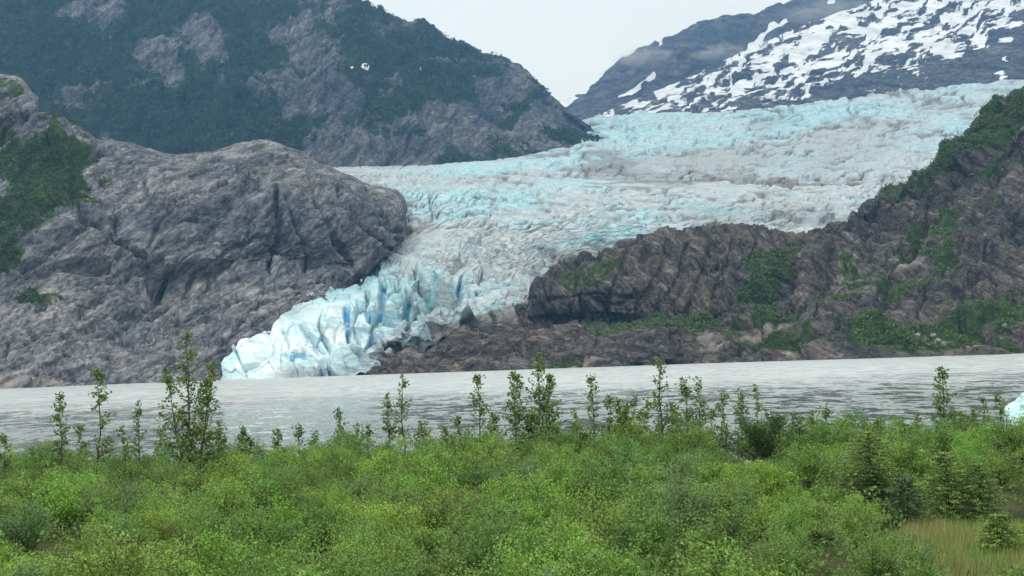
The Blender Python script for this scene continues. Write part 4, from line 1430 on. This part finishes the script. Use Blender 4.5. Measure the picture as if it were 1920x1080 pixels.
t = NT('pale_boulder')
n = t.noise(t.pos(), 0.7, 5)
t.bsdf(t.ramp(n, [(0.3, (0.16, 0.155, 0.15)), (0.7, (0.34, 0.33, 0.31))]), 0.9, t.bump(n, 0.5, 0.5), 0.1)
boul = [lump('boulder', (1.0, 0.8, 0.7), 1.7 * k, t.m, sub=3) for k in range(3)]
spx, spy = to_px(SLOPE_V)
for i, (px, py, s) in enumerate([(1722, 630, 2.4), (1736, 637, 2.0), (1750, 629, 1.8), (1759, 641, 2.6), (1713, 641, 1.7), (1772, 645, 2.2), (1790, 636, 1.5), (1740, 648, 1.8), (1728, 622, 1.4), (1700, 634, 1.5), (1885, 611, 2.0), (1836, 609, 1.6)]):
    k = int(np.argmin((spx - px) ** 2 + (spy - py) ** 2 + 1e-3 * SLOPE_V[:, 1]))
    o = link('boulder', boul[i % 3]); o.location = SLOPE_V[k]; o.scale = (s * 0.8, s * 0.8, s * 0.8); o.rotation_euler = (0, 0, i * 1.3)
    tag(o, 'pale boulder among the scrub at the foot of the right-hand slope', 'boulder', 'pale boulders on the right-hand slope')

# ------------------------------------------------------------------ air
HAZE = True
if HAZE:
    zmin, zmax = 1e9, -1e9
    for o in scene.objects:
        if o.type == 'MESH' and o.parent is None:
            b = [o.matrix_world @ Vector(c) for c in o.bound_box]
            zmin = min(zmin, min(c.z for c in b)); zmax = max(zmax, max(c.z for c in b))
    x0, x1, y0, y1, z0, z1 = -4100, 4100, -300, 5300, zmin - 1, zmax + 30
    V = [(x0, y0, z0), (x1, y0, z0), (x1, y1, z0), (x0, y1, z0), (x0, y0, z1), (x1, y0, z1), (x1, y1, z1), (x0, y1, z1)]
    F = [(0, 3, 2, 1), (4, 5, 6, 7), (0, 1, 5, 4), (1, 2, 6, 5), (2, 3, 7, 6), (3, 0, 4, 7)]
    me = bpy.data.meshes.new('haze'); me.from_pydata(V, [], F)
    t = NT('air')
    pv = t.n('ShaderNodeVolumePrincipled')
    pv.inputs['Color'].default_value = (0.22, 0.50, 0.95, 1)
    pv.inputs['Density'].default_value = 1.15e-4
    pv.inputs['Anisotropy'].default_value = 0.0
    t.l(pv.outputs[0], t.out.inputs['Volume'])
    me.materials.append(t.m)
    o = link('haze', me)
    tag(o, 'thin blue haze filling the valley air', 'haze', None, 'stuff')

# small drifting clouds against the far mountain, set inside the haze


def cloud_wisp(name, px, py, dist, rx, ry, dens, label):
    import bmesh
    bm = bmesh.new()
    bmesh.ops.create_icosphere(bm, subdivisions=3, radius=1.0)
    me = bpy.data.meshes.new(name); bm.to_mesh(me); bm.free()
    k = dist / FPX
    t = NT(name)
    tc_ = t.n('ShaderNodeTexCoord')
    ln = t.n('ShaderNodeVectorMath', operation='LENGTH'); t.l(tc_.outputs['Object'], ln.inputs[0])
    fall = t.n('ShaderNodeMapRange', interpolation_type='SMOOTHSTEP')
    fall.inputs['From Min'].default_value = 1.0; fall.inputs['From Max'].default_value = 0.1
    t.l(ln.outputs['Value'], fall.inputs['Value'])
    nz = t.noise(t.mapping(tc_.outputs['Object'], (1.6, 1.0, 1.2)), 1.4, 5, 0.6, 0.5)
    nr = t.n('ShaderNodeMapRange'); nr.inputs['From Min'].default_value = 0.42; nr.inputs['From Max'].default_value = 0.70
    t.l(nz, nr.inputs['Value'])
    dd = t.math('MULTIPLY', t.math('MULTIPLY', fall.outputs['Result'], nr.outputs['Result']), dens)
    v = t.n('ShaderNodeVolumePrincipled'); v.inputs['Color'].default_value = (1.0, 1.0, 1.0, 1)
    v.inputs['Anisotropy'].default_value = 0.2
    t.l(dd, v.inputs['Density'])
    t.l(v.outputs[0], t.out.inputs['Volume'])
    me.materials.append(t.m)
    o = link(name, me)
    o.location = at(px, py, dist)
    o.scale = (rx * k, 60, ry * k)
    tag(o, label, 'cloud_wisp', None, 'stuff')


cloud_wisp('cloud_bank', 1205, 106, 4020, 72, 24, 0.055, 'small wisp of mist over the far mountain\'s left shoulder')
cloud_wisp('cloud_bank', 1345, 98, 4020, 66, 22, 0.05, 'small wisp of mist beside the far mountain\'s snow gully')
cloud_wisp('cloud_bank', 1560, 20, 4060, 130, 34, 0.045, 'thin mist veil under the far mountain\'s summit')
